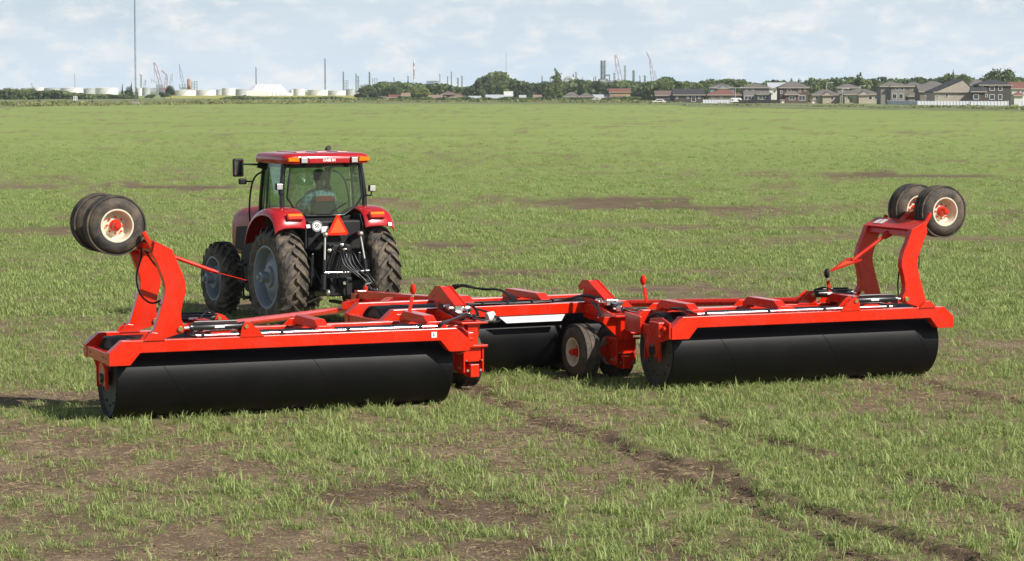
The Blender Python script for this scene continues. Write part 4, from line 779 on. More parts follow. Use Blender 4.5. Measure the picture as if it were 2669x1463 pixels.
def house(label, zm, x0, x1, eave, ridge, Y, wall, roofm, kind='hip', dep=9.0, wins=(), extra=(), ov=.5, ridge_x=None, doors=(), name='house', cat='house'):
    """x0,x1,eave,ridge in enlarged px; wins: (x0,x1,y0,y1) on the front; extra: lower bays (x0,x1,eave,ridge,out)"""
    a, b = at(*zm(x0, eave), Y), at(*zm(x1, ridge), Y); w = b.x - a.x; cx = (a.x + b.x) / 2; he, hr = a.z, b.z
    o = empty(name, (cx, Y, 0)); tag(o, label, cat, 'houses along the far field edge')
    X = lambda v: at(*zm(v, eave), Y).x - cx
    Zz = lambda v: at(zm(x0, 0)[0], zm(0, v)[1], Y).z
    def block(nx0, nx1, h, y0, y1): MB().box(((nx0 + nx1) / 2, (y0 + y1) / 2, h / 2), (nx1 - nx0, y1 - y0, h)).build('wall', M[wall], o)
    def roof(nx0, nx1, y0, y1, h, r, kd, rx=None):
        e = .25; u0, u1, v0, v1 = nx0 - ov, nx1 + ov, y0 - ov, y1 + ov; my = (v0 + v1) / 2; mx = (u0 + u1) / 2 if rx is None else rx
        if kd == 'hip':
            ins = min((v1 - v0) / 2, (u1 - u0) / 2 * .8)
            vs = [(u0, v0, h), (u1, v0, h), (u1, v1, h), (u0, v1, h), (u0 + ins, my, r), (u1 - ins, my, r)]; fs = [(0, 1, 5, 4), (1, 2, 5), (2, 3, 4, 5), (3, 0, 4)]
        elif kd == 'side':                                           # ridge runs across the view
            vs = [(u0, v0, h), (u1, v0, h), (u1, v1, h), (u0, v1, h), (u0, my, r), (u1, my, r)]; fs = [(0, 1, 5, 4), (1, 2, 5), (2, 3, 4, 5), (3, 0, 4)]
        else:                                                        # gable faces the field
            vs = [(u0, v0, h), (u1, v0, h), (u1, v1, h), (u0, v1, h), (mx, v0, r), (mx, v1, r)]; fs = [(0, 4, 5, 3), (1, 2, 5, 4), (0, 1, 4), (2, 3, 5)]
        rf = MB().add([(p[0], p[1], p[2] + e) for p in vs] + [p for p in vs[:4]], fs + [(6, 7, 8, 9)] + [(0, 1, 7, 6), (1, 2, 8, 7), (2, 3, 9, 8), (3, 0, 6, 9)]).build('roof', M[roofm], o)
        if kd == 'front': MB().prism([(nx0, h + .02), (nx1, h + .02), (mx, r - .25)], 'y', v0 - .02, v0 + .15).build('gable_wall', M[wall], rf)
        MB().box(((u0 + u1) / 2, v0 - .06, h + .12), (u1 - u0, .10, .26)).build('fascia', M['w_beige'], rf)
        return rf
    block(X(x0), X(x1), he, 0, dep); rf = roof(X(x0), X(x1), 0, dep, he, hr, kind, None if ridge_x is None else X(ridge_x))
    for e in extra:
        ex0, ex1, ee, er, outw = e[:5]; block(X(ex0), X(ex1), Zz(ee), -outw, -.02); roof(X(ex0), X(ex1), -outw, .3, Zz(ee), Zz(er), e[5] if len(e) > 5 else 'hip')
    for wn in wins:
        wx0, wx1, wy0, wy1 = wn[:4]; yo = -(wn[4] if len(wn) > 4 else 0); za, zb = Zz(wy1), Zz(wy0); u0, u1 = X(wx0), X(wx1)
        f = MB(); t = .12
        for c, s in ((((u0 + u1) / 2, yo - .05, za), (u1 - u0, .12, t)), (((u0 + u1) / 2, yo - .05, zb), (u1 - u0, .12, t)), ((u0, yo - .05, (za + zb) / 2), (t, .12, zb - za + t)), ((u1, yo - .05, (za + zb) / 2), (t, .12, zb - za + t))): f.box(c, s)
        n = max(1, round((u1 - u0) / 1.1))
        for k in range(1, n): f.box((u0 + (u1 - u0) * k / n, yo - .05, (za + zb) / 2), (t * .8, .11, zb - za))
        fo = f.build('window', M['trim'], o); MB().box(((u0 + u1) / 2, yo - .02, (za + zb) / 2), (u1 - u0, .04, zb - za)).build('pane', M['pane'], fo)
    for dx0, dx1, dy0, m in doors:
        MB().box(((X(dx0) + X(dx1)) / 2, -.04, Zz(dy0) / 2), (X(dx1) - X(dx0), .08, Zz(dy0))).build('door', M[m], o)
    return o
H = house
H('small taupe house with a white door at the left end of the newer houses', A3, 28, 140, 400, 368, 850, 'w_taupe', 'r_brown', 'side', 8, doors=((98, 126, 412, 'trim'),))
H('dark bungalow with a black grey roof and a tall white framed window', A3, 152, 358, 396, 354, 840, 'w_dark', 'r_black', 'side', 9, wins=((166, 178, 405, 418), (240, 254, 405, 418), (272, 300, 402, 440), (318, 332, 405, 418)))
H('blue grey two storey house behind the brown roofed bungalow', A3, 402, 568, 346, 314, 930, 'w_blue', 'r_grey', 'front', 10, wins=((430, 446, 352, 366), (520, 536, 352, 366)), extra=((455, 520, 350, 322, 1.2, 'front'),))
H('bungalow with a wide reddish brown hip roof', A3, 388, 612, 396, 360, 850, 'w_taupe', 'r_red', 'hip', 9, wins=((412, 428, 404, 416), (470, 486, 404, 416), (545, 560, 404, 416)))
H('grey two storey house with a band of ground floor windows', A3, 632, 812, 346, 320, 850, 'w_grey', 'r_grey', 'hip', 9, wins=((640, 712, 400, 426), (735, 808, 397, 424, 1.6), (645, 662, 352, 362), (690, 706, 352, 362)), extra=((725, 820, 391, 372, 1.6),))
H('pale house with a white roof between the grey and the brown houses', A3, 812, 928, 348, 311, 930, 'w_white', 'r_pale', 'side', 9, wins=((840, 856, 360, 376),))
H('dark brown two storey house with a steep hip roof', A3, 886, 1082, 346, 303, 840, 'w_brown', 'r_grey', 'hip', 10, wins=((935, 962, 350, 370), (1016, 1030, 350, 374), (945, 986, 402, 428, 1.5), (1016, 1060, 396, 430), (888, 900, 360, 384), (1052, 1066, 352, 366)), extra=((920, 1008, 394, 370, 1.5),))
H('tan bungalow with a small porch, right of the brown house', A3, 1112, 1300, 396, 360, 860, 'w_beige', 'r_grey', 'hip', 9, wins=((1130, 1150, 404, 424), (1230, 1256, 404, 424)), extra=((1178, 1236, 398, 372, 1.2, 'front'),), doors=((1196, 1212, 404, 'trim'),))
H('grey two storey house half hidden behind the bungalows', A3, 1284, 1438, 347, 320, 930, 'w_grey', 'r_grey', 'hip', 9, wins=((1310, 1324, 354, 368), (1400, 1416, 354, 368)))
H('long tan bungalow with two front gables', A3, 1334, 1578, 392, 356, 850, 'w_beige', 'r_grey', 'hip', 9, wins=((1350, 1376, 402, 424), (1498, 1524, 402, 424), (1540, 1560, 402, 420)), extra=((1428, 1490, 395, 366, 1.3, 'front'),), doors=((1450, 1466, 402, 'w_dark'),))
H('grey two storey house with a white balcony and arched windows', A3, 1584, 1748, 337, 307, 790, 'w_grey', 'r_grey', 'hip', 9, wins=((1636, 1660, 342, 360), (1684, 1704, 340, 360, 1.2), (1718, 1738, 340, 360, 1.2), (1660, 1690, 386, 420, 1.2), (1706, 1734, 386, 420, 1.2)), extra=((1650, 1748, 337, 318, 1.2),))
H('plain grey two storey house next to the balcony house', A3, 1752, 1890, 337, 309, 800, 'w_taupe', 'r_grey', 'hip', 9, wins=((1868, 1886, 342, 360), (1790, 1806, 346, 360)), extra=((1772, 1858, 405, 390, 1.4),))
H('grey house with a low roof left of the beige gable', A3, 1856, 2030, 374, 326, 760, 'w_taupe', 'r_grey', 'side', 10, wins=((1890, 1906, 384, 400),))
H('grey roofed house behind, left of the steep dark roof', A3, 1880, 2040, 334, 302, 860, 'w_grey', 'r_grey', 'hip', 10, wins=((1900, 1916, 340, 352),))
H('large house with a steep black roof and a beige gable wall', A3, 1958, 2238, 376, 288, 720, 'w_beige', 'r_black', 'front', 14, wins=((1972, 1984, 390, 412), (2030, 2050, 384, 408), (2102, 2120, 380, 386)), ridge_x=2148)
H('grey house showing behind the steep black roof', A3, 2200, 2332, 330, 289, 820, 'w_grey', 'r_grey', 'hip', 10, wins=((2300, 2316, 336, 350),))
H('dark brown two storey house with white window frames at the right', A3, 2272, 2486, 328, 292, 715, 'w_dark', 'r_black', 'hip', 10, wins=((2276, 2296, 334, 358), (2338, 2372, 334, 362), (2398, 2424, 334, 362), (2338, 2372, 390, 424), (2398, 2424, 390, 424), (2310, 2324, 388, 408), (2222, 2258, 390, 422, 1.0)), extra=((2212, 2300, 374, 346, 1.0, 'side'),))
H('pale house with a red roof at the right edge', A3, 2492, 2600, 352, 308, 790, 'w_white', 'r_red', 'side', 10, wins=((2530, 2546, 362, 380), (2560, 2574, 362, 380)), extra=((2500, 2560, 400, 378, 2.0),))
# older bungalows among the trees
H('first brown roofed bungalow from the left', A2, 402, 466, 448, 436, 1120, 'w_brown', 'r_brown', 'side', 8)
H('bungalow with a dull red roof left of the pale willow', A2, 472, 560, 444, 425, 1120, 'w_taupe', 'r_red', 'side', 8, wins=((490, 505, 448, 456), (535, 550, 448, 456)))
H('small tan roofed house tucked against the pale willow', A2, 566, 618, 434, 411, 1115, 'w_taupe', 'r_tan', 'side', 8)
H('bungalow with an orange tan roof right of the pale willow', A2, 768, 860, 448, 427, 1120, 'w_cream', 'r_tan', 'side', 8, wins=((790, 804, 450, 458), (830, 844, 450, 458)))
H('brown two storey house left of the gabled one', A2, 862, 960, 420, 401, 1125, 'w_brown', 'r_brown', 'hip', 8, wins=((880, 894, 426, 436), (930, 944, 426, 436)))
H('low house with a pinkish gable among the dark bushes', A2, 932, 1040, 444, 412, 1115, 'w_tan', 'r_brown', 'front', 8, wins=((970, 984, 446, 456),))
H('bungalow with a pale blue grey roof by the small round tree', A2, 1062, 1148, 452, 434, 1112, 'w_tan', 'r_pale', 'side', 8, wins=((1090, 1106, 454, 460),))
H('long bungalow with a whitish roof and a white chimney', A2, 1196, 1388, 450, 425, 1112, 'w_tan', 'r_pale', 'side', 9, wins=((1220, 1240, 453, 461), (1290, 1310, 453, 461), (1350, 1366, 453, 461)))
ch = [x for x in bpy.data.objects if x.name.startswith('house') and x.get('label', '').startswith('long bungalow')][0]; qc = at(*A2(1360, 396), 1112)
MB().box((qc.x - ch.location.x, 4.5, qc.z / 2), (4.2, 1.6, qc.z)).build('chimney', M['trim'], ch)
H('narrow white house right of the dark round tree', A2, 1446, 1486, 446, 428, 1115, 'w_white', 'r_pale', 'side', 8)
H('low house with a tan roof left of the poplars', A2, 1550, 1602, 448, 426, 1118, 'w_tan', 'r_tan', 'side', 8)
H('grey house right of the poplars with a dark porch', A2, 1774, 1892, 440, 405, 1110, 'w_grey', 'r_grey', 'hip', 9, wins=((1790, 1806, 444, 454), (1850, 1866, 444, 454)))
H('grey gabled house in front of the hipped grey one', A2, 1884, 1998, 440, 414, 1095, 'w_taupe', 'r_grey', 'hip', 9, wins=((1915, 1960, 448, 460),))
H('bungalow with a white roof left of the red roofed house', A2, 2000, 2120, 448, 424, 1100, 'w_beige', 'r_pale', 'side', 9, wins=((2030, 2046, 450, 459), (2085, 2100, 450, 459)))
H('cream two storey house with a red roof below the reactor tower', A2, 2118, 2268, 405, 379, 1100, 'w_cream', 'r_red', 'side', 9, wins=((2140, 2156, 412, 422), (2190, 2206, 440, 452)), extra=((2118, 2230, 440, 432, 2.0, 'side'),))
# fences
def fence(zm, x0, x1, top, Y, m, label, n, name='fence', x1Y=None):
    a, b = at(*zm(x0, top), Y), at(*zm(x1, top), x1Y or Y); o = empty(name, ((a.x + b.x) / 2, (a.y + b.y) / 2, 0)); tag(o, label, 'fence'); L = Vector(o.location)
    p0, p1 = Vector((a.x, a.y, 0)) - L, Vector((b.x, b.y, 0)) - L; h = max(1.5, a.z)
    for k in range(n):
        s, e = p0.lerp(p1, k / n), p0.lerp(p1, (k + 1) / n); d = (e - s).normalized()
        MB().bar(s + d * .12 + Vector((0, 0, h * .49)), e - d * .12 + Vector((0, 0, h * .49)), .06, h * .92).build('panel', M[m], o)
    for k in range(n + 1):
        s = p0.lerp(p1, k / n); MB().box(s + Vector((0, -.03, h * .52)), (.2, .2, h * 1.04)).build('post', M[m], o)
M['vinyl'] = mat('white_vinyl', (.66, .67, .71), .5, var=.03); M['darkwood'] = mat('dark_stain', (.03, .028, .026), .8, var=.2, vscale=.5)
fence(A3, 1632, 1840, 430, 750, 'vinyl', 'white vinyl fence running back below the plain grey house', 10, x1Y=700)
fence(A3, 1846, 2200, 440, 690, 'vinyl', 'white vinyl fence in front of the beige gable', 16)
fence(A3, 2210, 2466, 444, 685, 'vinyl', 'white vinyl fence in front of the dark brown house at the right', 11)
fence(A3, 2540, 2640, 446, 685, 'vinyl', 'white vinyl fence at the right picture edge', 4)
fence(A3, 354, 536, 430, 800, 'vinyl', 'low white fence before the reddish hip roof', 9)
fence(A3, 600, 884, 432, 790, 'darkwood', 'dark stained fence before the grey two storey house', 12)
def shed(zm, x0, x1, top, Y, wall, roofm, label):
    a, b = at(*zm(x0, top), Y), at(*zm(x1, top), Y); w = b.x - a.x; o = empty('garden_shed', ((a.x + b.x) / 2, Y, 0)); tag(o, label, 'shed'); h = a.z
    MB().box((0, 1.2, h * .4), (w, 2.4, h * .8)).build('wall', M[wall], o); MB().prism([(-.25, h * .8), (2.65, h * .8), (1.2, h)], 'x', -w / 2 - .2, w / 2 + .2).build('roof', M[roofm], o); MB().box((0, -.03, h * .33), (w * .4, .06, h * .64)).build('door', M['trim'], o)
shed(A3, 890, 918, 424, 780, 'w_beige', 'r_tan', 'tan garden shed at the end of the dark fence')
shed(A3, 1100, 1132, 426, 790, 'w_beige', 'r_tan', 'tan garden shed between the brown house and the porch bungalow')
def trailer(zm, x0, x1, top, Y, label):
    a, b = at(*zm(x0, top), Y), at(*zm(x1, top), Y); w = b.x - a.x; h = a.z; o = empty('camper_trailer', ((a.x + b.x) / 2, Y, 0)); tag(o, label, 'trailer')
    MB().prism([(-w / 2, .7), (-w / 2 + .3, h * .95), (-w / 2 + .9, h), (w / 2 - .6, h), (w / 2, h * .8), (w / 2, .7)], 'y', 0, 2.3).build('body', M['white'], o, None, .1)
    for x in (-w * .1, w * .08): MB().lathe([(0, 0), (0, .38), (.25, .38), (.25, 0)], (x, -.02, .38), (0, 1, 0), 16).build('wheel', M['dullblack'], o)
    for x in (-w * .3, w * .22): MB().box((x, -.03, h * .7), (w * .14, .05, h * .2)).build('window', M['pane'], o)
trailer(A3, 540, 622, 414, 800, 'white camper trailer parked left of the dark fence')
def car(zm, x0, x1, top, Y, m, label):
    a, b = at(*zm(x0, top), Y), at(*zm(x1, top), Y); L = 4.5; h = 1.5; o = empty('parked_car', ((a.x + b.x) / 2, Y, 0)); tag(o, label, 'car')
    MB().prism([(-L / 2, .35), (-L / 2, .8), (-L / 2 + .8, .95), (-L / 2 + 1.5, h), (L / 2 - 1.2, h), (L / 2 - .5, 1.0), (L / 2, .9), (L / 2, .35)], 'y', 0, 1.75).build('body', M[m], o, None, .12)
    MB().prism([(-L / 2 + 1.15, 1.0), (-L / 2 + 1.6, h - .1), (L / 2 - 1.3, h - .1), (L / 2 - .85, 1.02)], 'y', -.02, 1.77).build('glazing', M['pane'], o)
    for x in (-1.4, 1.4): MB().lathe([(0, 0), (0, .33), (1.78, .33), (1.78, 0)], (x, -.015, .33), (0, 1, 0), 16).build('wheel', M['dullblack'], o)
car(A3, 30, 66, 433, 830, 'white', 'white car parked before the small taupe house')
car(A2, 1990, 2050, 452, 1080, 'white', 'white car parked before the white roofed bungalow')
def lamp(zm, x, top, Y, label):
    q = at(*zm(x, top), Y); o = empty('street_lamp', (q.x, Y, 0)); tag(o, label, 'street lamp'); h = q.z
    MB().tube(smooth_path([(0, 0, 0), (0, 0, h * .9), (.3, 0, h), (1.6, 0, h + .1)]), .14, 8, .09).build('pole', M['pale'], o, 60); MB().box((1.9, 0, h + .08), (.8, .35, .2)).build('head', M['trim'], o, None, .05)
lamp(A3, 1316, 350, 830, 'grey street lamp before the half hidden grey house'); lamp(A3, 1208, 310, 900, 'street lamp above the porch bungalow'); lamp(A3, 1434, 332, 900, 'street lamp right of the half hidden grey house'); lamp(A3, 577, 345, 840, 'street lamp by the reddish hip roof'); lamp(A3, 686, 308, 960, 'street lamp behind the grey two storey house')

# ------------------------------------------------------------------ summer haze
hm = bpy.data.materials.new('haze_air'); hm.use_nodes = True; t = hm.node_tree; t.nodes.clear()
ho = N(t, 'ShaderNodeOutputMaterial'); pv = N(t, 'ShaderNodeVolumePrincipled'); pv.inputs['Color'].default_value = (0.92, 0.95, 1.0, 1); pv.inputs['Density'].default_value = 0.00011; pv.inputs['Anisotropy'].default_value = 0.3
t.links.new(pv.outputs['Volume'], ho.inputs['Volume'])
hz_o = MB().box((0, 1900, 69), (5200, 4400, 140)).build('haze', hm); tag(hz_o, 'thin bluish summer haze lying over the whole plain', 'haze', kind='stuff')
# ------------------------------------------------------------------ the land roller
RX, RY, RYAW = -0.31, 36.97, R(26)                 # centre section
root = empty('land_roller', (RX, RY, 0))
tag(root, 'bright red land roller with three black drums and folded up transport wheels', 'land roller')
def frame(x, y, yaw): return Matrix.Translation((x - RX, y - RY, 0)) @ Matrix.Rotation(yaw, 4, 'Z')
def frame_w(x, y, yaw, u, v): return (x + u * math.cos(yaw) - v * math.sin(yaw), y + u * math.sin(yaw) + v * math.cos(yaw))
BV = 0.006
def part(mb, name, m='red', smooth=None, bevel=BV, parent=None): return mb.build(name, M[m], parent or root, smooth, bevel)

DRUM_R = 0.533
def drum(xf, hl, seams, wx, wy, yaw):
    r = DRUM_R; n = 72
    mb = MB(xf).lathe([(-hl, r - .02), (-hl + .012, r), (hl - .012, r), (hl, r - .02)], (0, 0, r), (1, 0, 0), n)
    d = mb.build('drum', M['drum'], root, 30)
    for s in (-1, 1):
        e = MB(xf); e.lathe([(s * hl, r - .02), (s * (hl - .05), r - .035), (s * (hl - .05), .10), (s * (hl - .03), .0)], (0, 0, r), (1, 0, 0), n)
        for k in range(12):
            a = 2 * math.pi * k / 12; c = Vector((s * (hl - .05), .36 * math.cos(a), r + .36 * math.sin(a)))
            e.tube([c, c + Vector((s * .022, 0, 0))], .016, 6)
        e.build('drum_end_plate', M['drum_end'], d, 30)
    pitch = 2.15                                            # helical butt weld of the spiral pipe
    for s0 in seams:
        pts = []
        for k in range(-30, 31):
            a = math.pi * k / 30 * 0.98; u = s0 + pitch * a / (2 * math.pi)
            if abs(u) < hl - .02: pts.append((u, -math.cos(a) * (r + .0005), r - math.sin(a) * (r + .0005)))
        if len(pts) > 2: MB(xf).tube(pts, .0045, 6).build('weld_seam', M['drum'], d, 60)
    footprint(wx, wy, yaw, hl, .20)
    return d
def beam_profile(hl, zl=.752, zb=.905, zt=1.062):
    return [(-hl, zl), (-hl, zb + .01), (-hl + .17, zt), (hl - .17, zt), (hl, zb + .01), (hl, zl), (hl - .27, zl), (hl - .40, zb), (-hl + .40, zb), (-hl + .27, zl)]
def bolt(mb, c, ax, r=.022, h=.02):
    c = Vector(c); mb.tube([c, c + Vector(ax) * h], r, 6)
def wheel(xf, c, ax, face, r=.372, w=.31, rimm='cream', hubm='red', tread=False, tyrename='tyre'):
    """small flotation wheel; ax = axle direction, face = +1/-1 side of the dish that carries the hub"""
    c = Vector(c); ax = Vector(ax).normalized() * face; h = w / 2; rr = .205
    rim = MB(xf).lathe([(h - .02, rr + .012), (h - .01, rr + .012), (h - .01, rr - .012), (h - .05, rr - .03), (h - .13, rr - .035), (h - .15, rr - .06), (h - .135, .12), (h - .12, .085), (h - .12, .0)], c, ax, 36)
    rim.lathe([(-h + .02, rr + .012), (-h + .01, rr + .012), (-h + .01, rr - .02), (-h + .10, rr - .035), (h - .15, rr - .05)], c, ax, 36)
    wh = rim.build('wheel', M[rimm], root, 35)
    prof = [(-h + .012, rr), (-h - .005, rr + .05), (-h, r - .09), (-h + .035, r - .028), (-h + .085, r - .008), (-.02, r), (.02, r), (h - .085, r - .008), (h - .035, r - .028), (h, r - .09), (h + .005, rr + .05), (h - .012, rr)]
    ty = MB(xf).lathe(prof, c, ax, 48)
    for k in range(3):                                     # ribs of the implement tread
        t = (-.085, 0, .085)[k]; ty.lathe([(t - .028, r - .012), (t - .026, r + .008), (t + .026, r + .008), (t + .028, r - .012)], c, ax, 48)
    ty.build('tyre', M['tyre'], wh, 40)
    hb = MB(xf).lathe([(h - .125, .078), (h - .10, .075), (h - .085, .055), (h + .015, .048), (h + .03, .035), (h + .032, .0)], c, ax, 20)
    u = ax.orthogonal().normalized(); v = ax.cross(u)
    hb.build('hub', M[hubm], wh, 35)
    nb = MB(xf)
    for k in range(8):
        q = c + ax * (h - .135) + (u * math.cos(k * math.pi / 4) + v * math.sin(k * math.pi / 4)) * .105
        nb.tube([q, q + ax * .03], .014, 6)
    nb.build('wheel_nut', M[hubm], wh)['kind'] = 'stuff'
    return wh
def marker_lamp(xf, base, top, facing):
    b, t = Vector(base), Vector(top)
    o = part(MB(xf).bar(b, t, .05, .02, (0, 1, 0)), 'lamp_post')
    l = MB(xf); l.ball(t + Vector((-.01, 0, .075)), .075, 8, (.55, .62, 1)); l.build('marker_lamp', M['redlens' if facing < 0 else 'dullblack'], o, 60)
    l = MB(xf); l.ball(t + Vector((-.01, .022, .075)), .066, 8, (.55, .62, 1)); l.build('marker_lamp_back', M['dullblack' if facing < 0 else 'amber'], o, 60)
    c = MB(xf); c.tube([t + Vector((0, 0, -.03)), t + Vector((0, 0, .012))], .02, 8); c.build('lamp_clamp', M['zinc'], o, 40)

ARM = [(1.81, 2.305), (1.585, 2.19), (1.52, 2.03), (1.455, 1.885), (1.42, 1.77), (1.414, 1.66), (1.455, 1.53), (1.480, 1.40), (1.478, 1.30), (1.438, 1.226), (1.446, 1.146), (1.78, 1.046), (1.85, 1.022), (1.905, 1.074), (1.89, 1.13), (1.836, 1.173), (1.79, 1.31), (1.74, 1.465), (1.695, 1.63), (1.685, 1.71), (1.70, 1.79), (1.79, 2.03), (1.85, 2.147)]
def wing(x, y, yaw, s, hl, dh, seams, k):
    """s = -1: the outer end is at -u (left wing), +1 right wing; k = local differences"""
    xf = frame(x, y, yaw)
    sx = xf @ Matrix.Diagonal((s, 1, 1, 1))                   # coordinates o = outwards
    drum(xf, dh, seams, x, y, yaw)
    for v0, nm in ((-.72, 'rear_beam'), (.50, 'front_beam')):
        part(MB(sx).prism(beam_profile(hl), 'y', v0, v0 + .15), nm)
    for o in (-1, 1):
        part(MB(sx).box((o * (hl - .07), -.035, .83), (.12, 1.066, .14)), 'end_member')
        hg = MB(sx).prism([(-.30, .80), (.30, .80), (.13, .44), (-.13, .44)], 'x', o * (dh + .035), o * (dh + .06))
        part(hg, 'bearing_hanger', bevel=.003)
        for v in (-.23, .21): part(MB(sx).prism([(o * (dh + .03), .80), (o * (hl - .01), .80), (o * (hl - .06), .66), (o * (dh + .075), .40), (o * (dh + .03), .40)], 'y', v, v + .022), 'hanger_fin', bevel=.003)
        b = MB(sx).lathe([(0, .0), (0, .105), (o * .09, .105), (o * .10, .06), (o * .12, .055), (o * .12, 0)], (o * (dh - .03), 0, DRUM_R), (1, 0, 0), 20)
        part(b, 'axle_bearing', 'black', 35, 0)
        bt = MB(sx)
        for q in (-.5, -.35, .35, .5): bolt(bt, (o * (hl - .012), q, .83), (o, 0, 0), .016, .018)
        part(bt, 'end_bolt', 'zinc', None, 0)['kind'] = 'stuff'
    for o in (-hl + .45, -.45, .95):                         # arched cross members over the drum
        a = MB(sx).prism([(-.57, 1.05), (-.57, 1.12), (-.40, 1.215), (.36, 1.215), (.50, 1.12), (.50, 1.05), (.42, 1.05), (.34, 1.095), (-.36, 1.095), (-.46, 1.05)], 'x', o - .075, o + .075)
        part(a, 'cross_member')
        for v, d in ((-.64, 1), (.57, -1)): part(MB(sx).prism([(o - .19, 1.064), (o + .19, 1.064), (o + .09, 1.15), (o - .09, 1.15)], 'y', v - .012, v + .012), 'gusset', bevel=.003)
    # folded transport arm
    for v in (-.645, .575):
        part(MB(sx).prism(ARM, 'y', v - .055, v + .055), 'arm', bevel=.008)
        for o, z in ((1.838, 1.10), (1.50, 1.19)):
            part(MB(sx).tube([(o, v - .085, z), (o, v + .085, z)], .034, 14), 'pivot_pin', 'brass', 40, .003)
        for dv in (-.085, .085):                              # clevis plates on the beam
            part(MB(sx).prism([(1.70, 1.055), (1.98, 1.055), (1.93, 1.12), (1.87, 1.16), (1.80, 1.15)], 'y', v + dv - .010, v + dv + .010), 'clevis_plate', bevel=.003)
        # fold cylinder, its bracket, rod and hose
        cb = MB(sx).lathe([(.0, .0), (.0, .052), (.03, .056), (.06, .052), (.66, .052), (.67, .058), (.72, .058), (.725, .0)], (.64, v, 1.192), (1, 0, 0), 18)
        c = part(cb, 'fold_cylinder', 'black', 35, 0)
        part(MB(sx).tube([(.74, v, 1.262), (1.30, v, 1.262)], .016, 8), 'hydraulic_line', 'hose', 40, 0, c)
        part(MB(sx).tube([(1.30, v, 1.192), (1.47, v, 1.19)], .026, 12), 'cylinder_rod', 'chrome', 40, 0, c)
        part(MB(sx).box((.98, v - .0535, 1.20), (.13, .004, .03)), 'sticker', 'sticker', None, 0, c)
        for dv in (-.075, .075):
            part(MB(sx).prism([(.72, 1.055), (.70, 1.17), (.67, 1.235), (.62, 1.25), (.56, 1.22), (.40, 1.064), (.40, 1.055)], 'y', v + dv - .011, v + dv + .011), 'cylinder_bracket', bevel=.003)
        part(MB(sx).tube([(.64, v - .105, 1.192), (.64, v + .105, 1.192)], .026, 12), 'cylinder_pin', 'brass', 40, 0)
    part(MB(sx).prism([(1.63, 2.17), (1.82, 2.265), (1.845, 2.19), (1.70, 2.06), (1.60, 2.10)], 'y', -.59, .52), 'arm_cross_box')
    part(MB(sx).prism([(1.59, 2.195), (1.82, 2.31), (1.83, 2.295), (1.60, 2.178)], 'y', -.70, .63), 'arm_top_plate', bevel=.003)
    part(MB(sx).prism([(1.76, 2.22), (1.86, 2.16), (2.02, 2.27), (2.27, 2.38), (2.32, 2.46), (2.25, 2.53), (2.16, 2.50), (1.96, 2.40)], 'y', -.07, .07), 'spindle_arm')
    part(MB(sx).bar((1.80, -.62, 2.18), (1.94, -.62, 2.42), .06, .05), 'stop_lug')
    part(MB(sx).bar((1.80, .50, 2.18), (1.90, .50, 2.34), .06, .05), 'stop_lug')
    wz = k['wz']
    part(MB(sx).tube([(2.25, -.42, wz), (2.25, .42, wz)], .045, 14), 'axle', smooth=40, bevel=0)
    for v, f in ((-.40, -1), (.30, -1 if s > 0 else 1)):
        wheel(sx, (2.25, v, wz), (0, 1, 0), f)
    # slow vehicle sign on its pole
    p0, p1, p2 = (Vector((q[0], 0, q[1])) for q in k['pole'])
    part(MB(sx).tube([p0, p1], .026, 12), 'sign_pole', smooth=40, bevel=0)
    part(MB(sx).bar(p0 + Vector((.08, 0, .03)), p0.lerp(p1, .12), .07, .09), 'pole_socket')
    d = (p2 - p1).normalized(); nn = d.cross(Vector((0, 1, 0))).normalized()
    tri = []
    for t, hw in ((-.06, .17), (-.02, .205), (.01, .205), (.40, .03), (.40, -.03), (.01, -.205), (-.02, -.205), (-.06, -.17)): tri.append(p1 + d * t + Vector((0, hw, 0)))
    sp = MB(sx); n = len(tri); th = nn * .004
    sp.add([q - th for q in tri] + [q + th for q in tri], [tuple(range(n))[::-1], tuple(range(n, 2 * n))] + [(i, (i + 1) % n, n + (i + 1) % n, n + i) for i in range(n)])
    sg = part(sp, 'slow_vehicle_sign', 'redlens', bevel=0)
    inn = [p1 + d * .04 + Vector((0, .14, 0)), p1 + d * .31, p1 + d * .04 + Vector((0, -.14, 0))]
    for q in (1, -1): part(MB(sx).add([r_ + nn * .0065 * q for r_ in inn], [(0, 1, 2)]), 'sign_field', 'orange', None, 0, sg)
    # steel lines along the rear beam, clamps
    for dv, dz in ((0, 0), (.042, .004), (.084, -.004)):
        part(MB(sx).tube([(1.28, -.675 + dv, 1.092 + dz), (-hl + .42, -.675 + dv, 1.092 + dz)], .017, 10), 'steel_line', 'chrome', 40, 0)
    cl = None
    for o in (1.2, .15, -.75, -1.75):
        part(MB(sx).box((o, -.632, 1.098), (.045, .13, .05)), 'line_clamp', 'dullblack', None, .004)
    hs = [(1.28, -.645, 1.085), (1.36, -.63, 1.10), (1.44, -.56, 1.16), (1.52, -.45, 1.24), (1.545, -.40, 1.42), (1.565, -.42, 1.62), (1.64, -.40, 1.86), (1.74, -.30, 2.02), (1.80, -.15, 2.16)]
    part(MB(sx).tube(smooth_path(hs), .0125, 8), 'arm_hose', 'hose', 60, 0)
    hs = [(1.60, -.35, 1.55), (1.78, -.38, 1.50), (1.92, -.36, 1.62), (1.95, -.30, 1.84), (1.86, -.20, 2.08), (1.84, -.10, 2.2)]
    part(MB(sx).tube(smooth_path(hs), .0125, 8), 'arm_hose', 'hose', 60, 0)
    hs = [(.70, .55, 1.25), (.82, .42, 1.30), (1.0, .25, 1.20), (1.2, -.1, 1.14), (1.28, -.6, 1.09)]
    part(MB(sx).tube(smooth_path(hs), .0125, 8), 'cylinder_hose', 'hose', 60, 0)
    # marker lamps
    for o, v, f in k['lamps']:
        marker_lamp(sx, (o, v, 1.17), (o - .05 * (1 if s > 0 else -1) * s, v, 1.42), f)
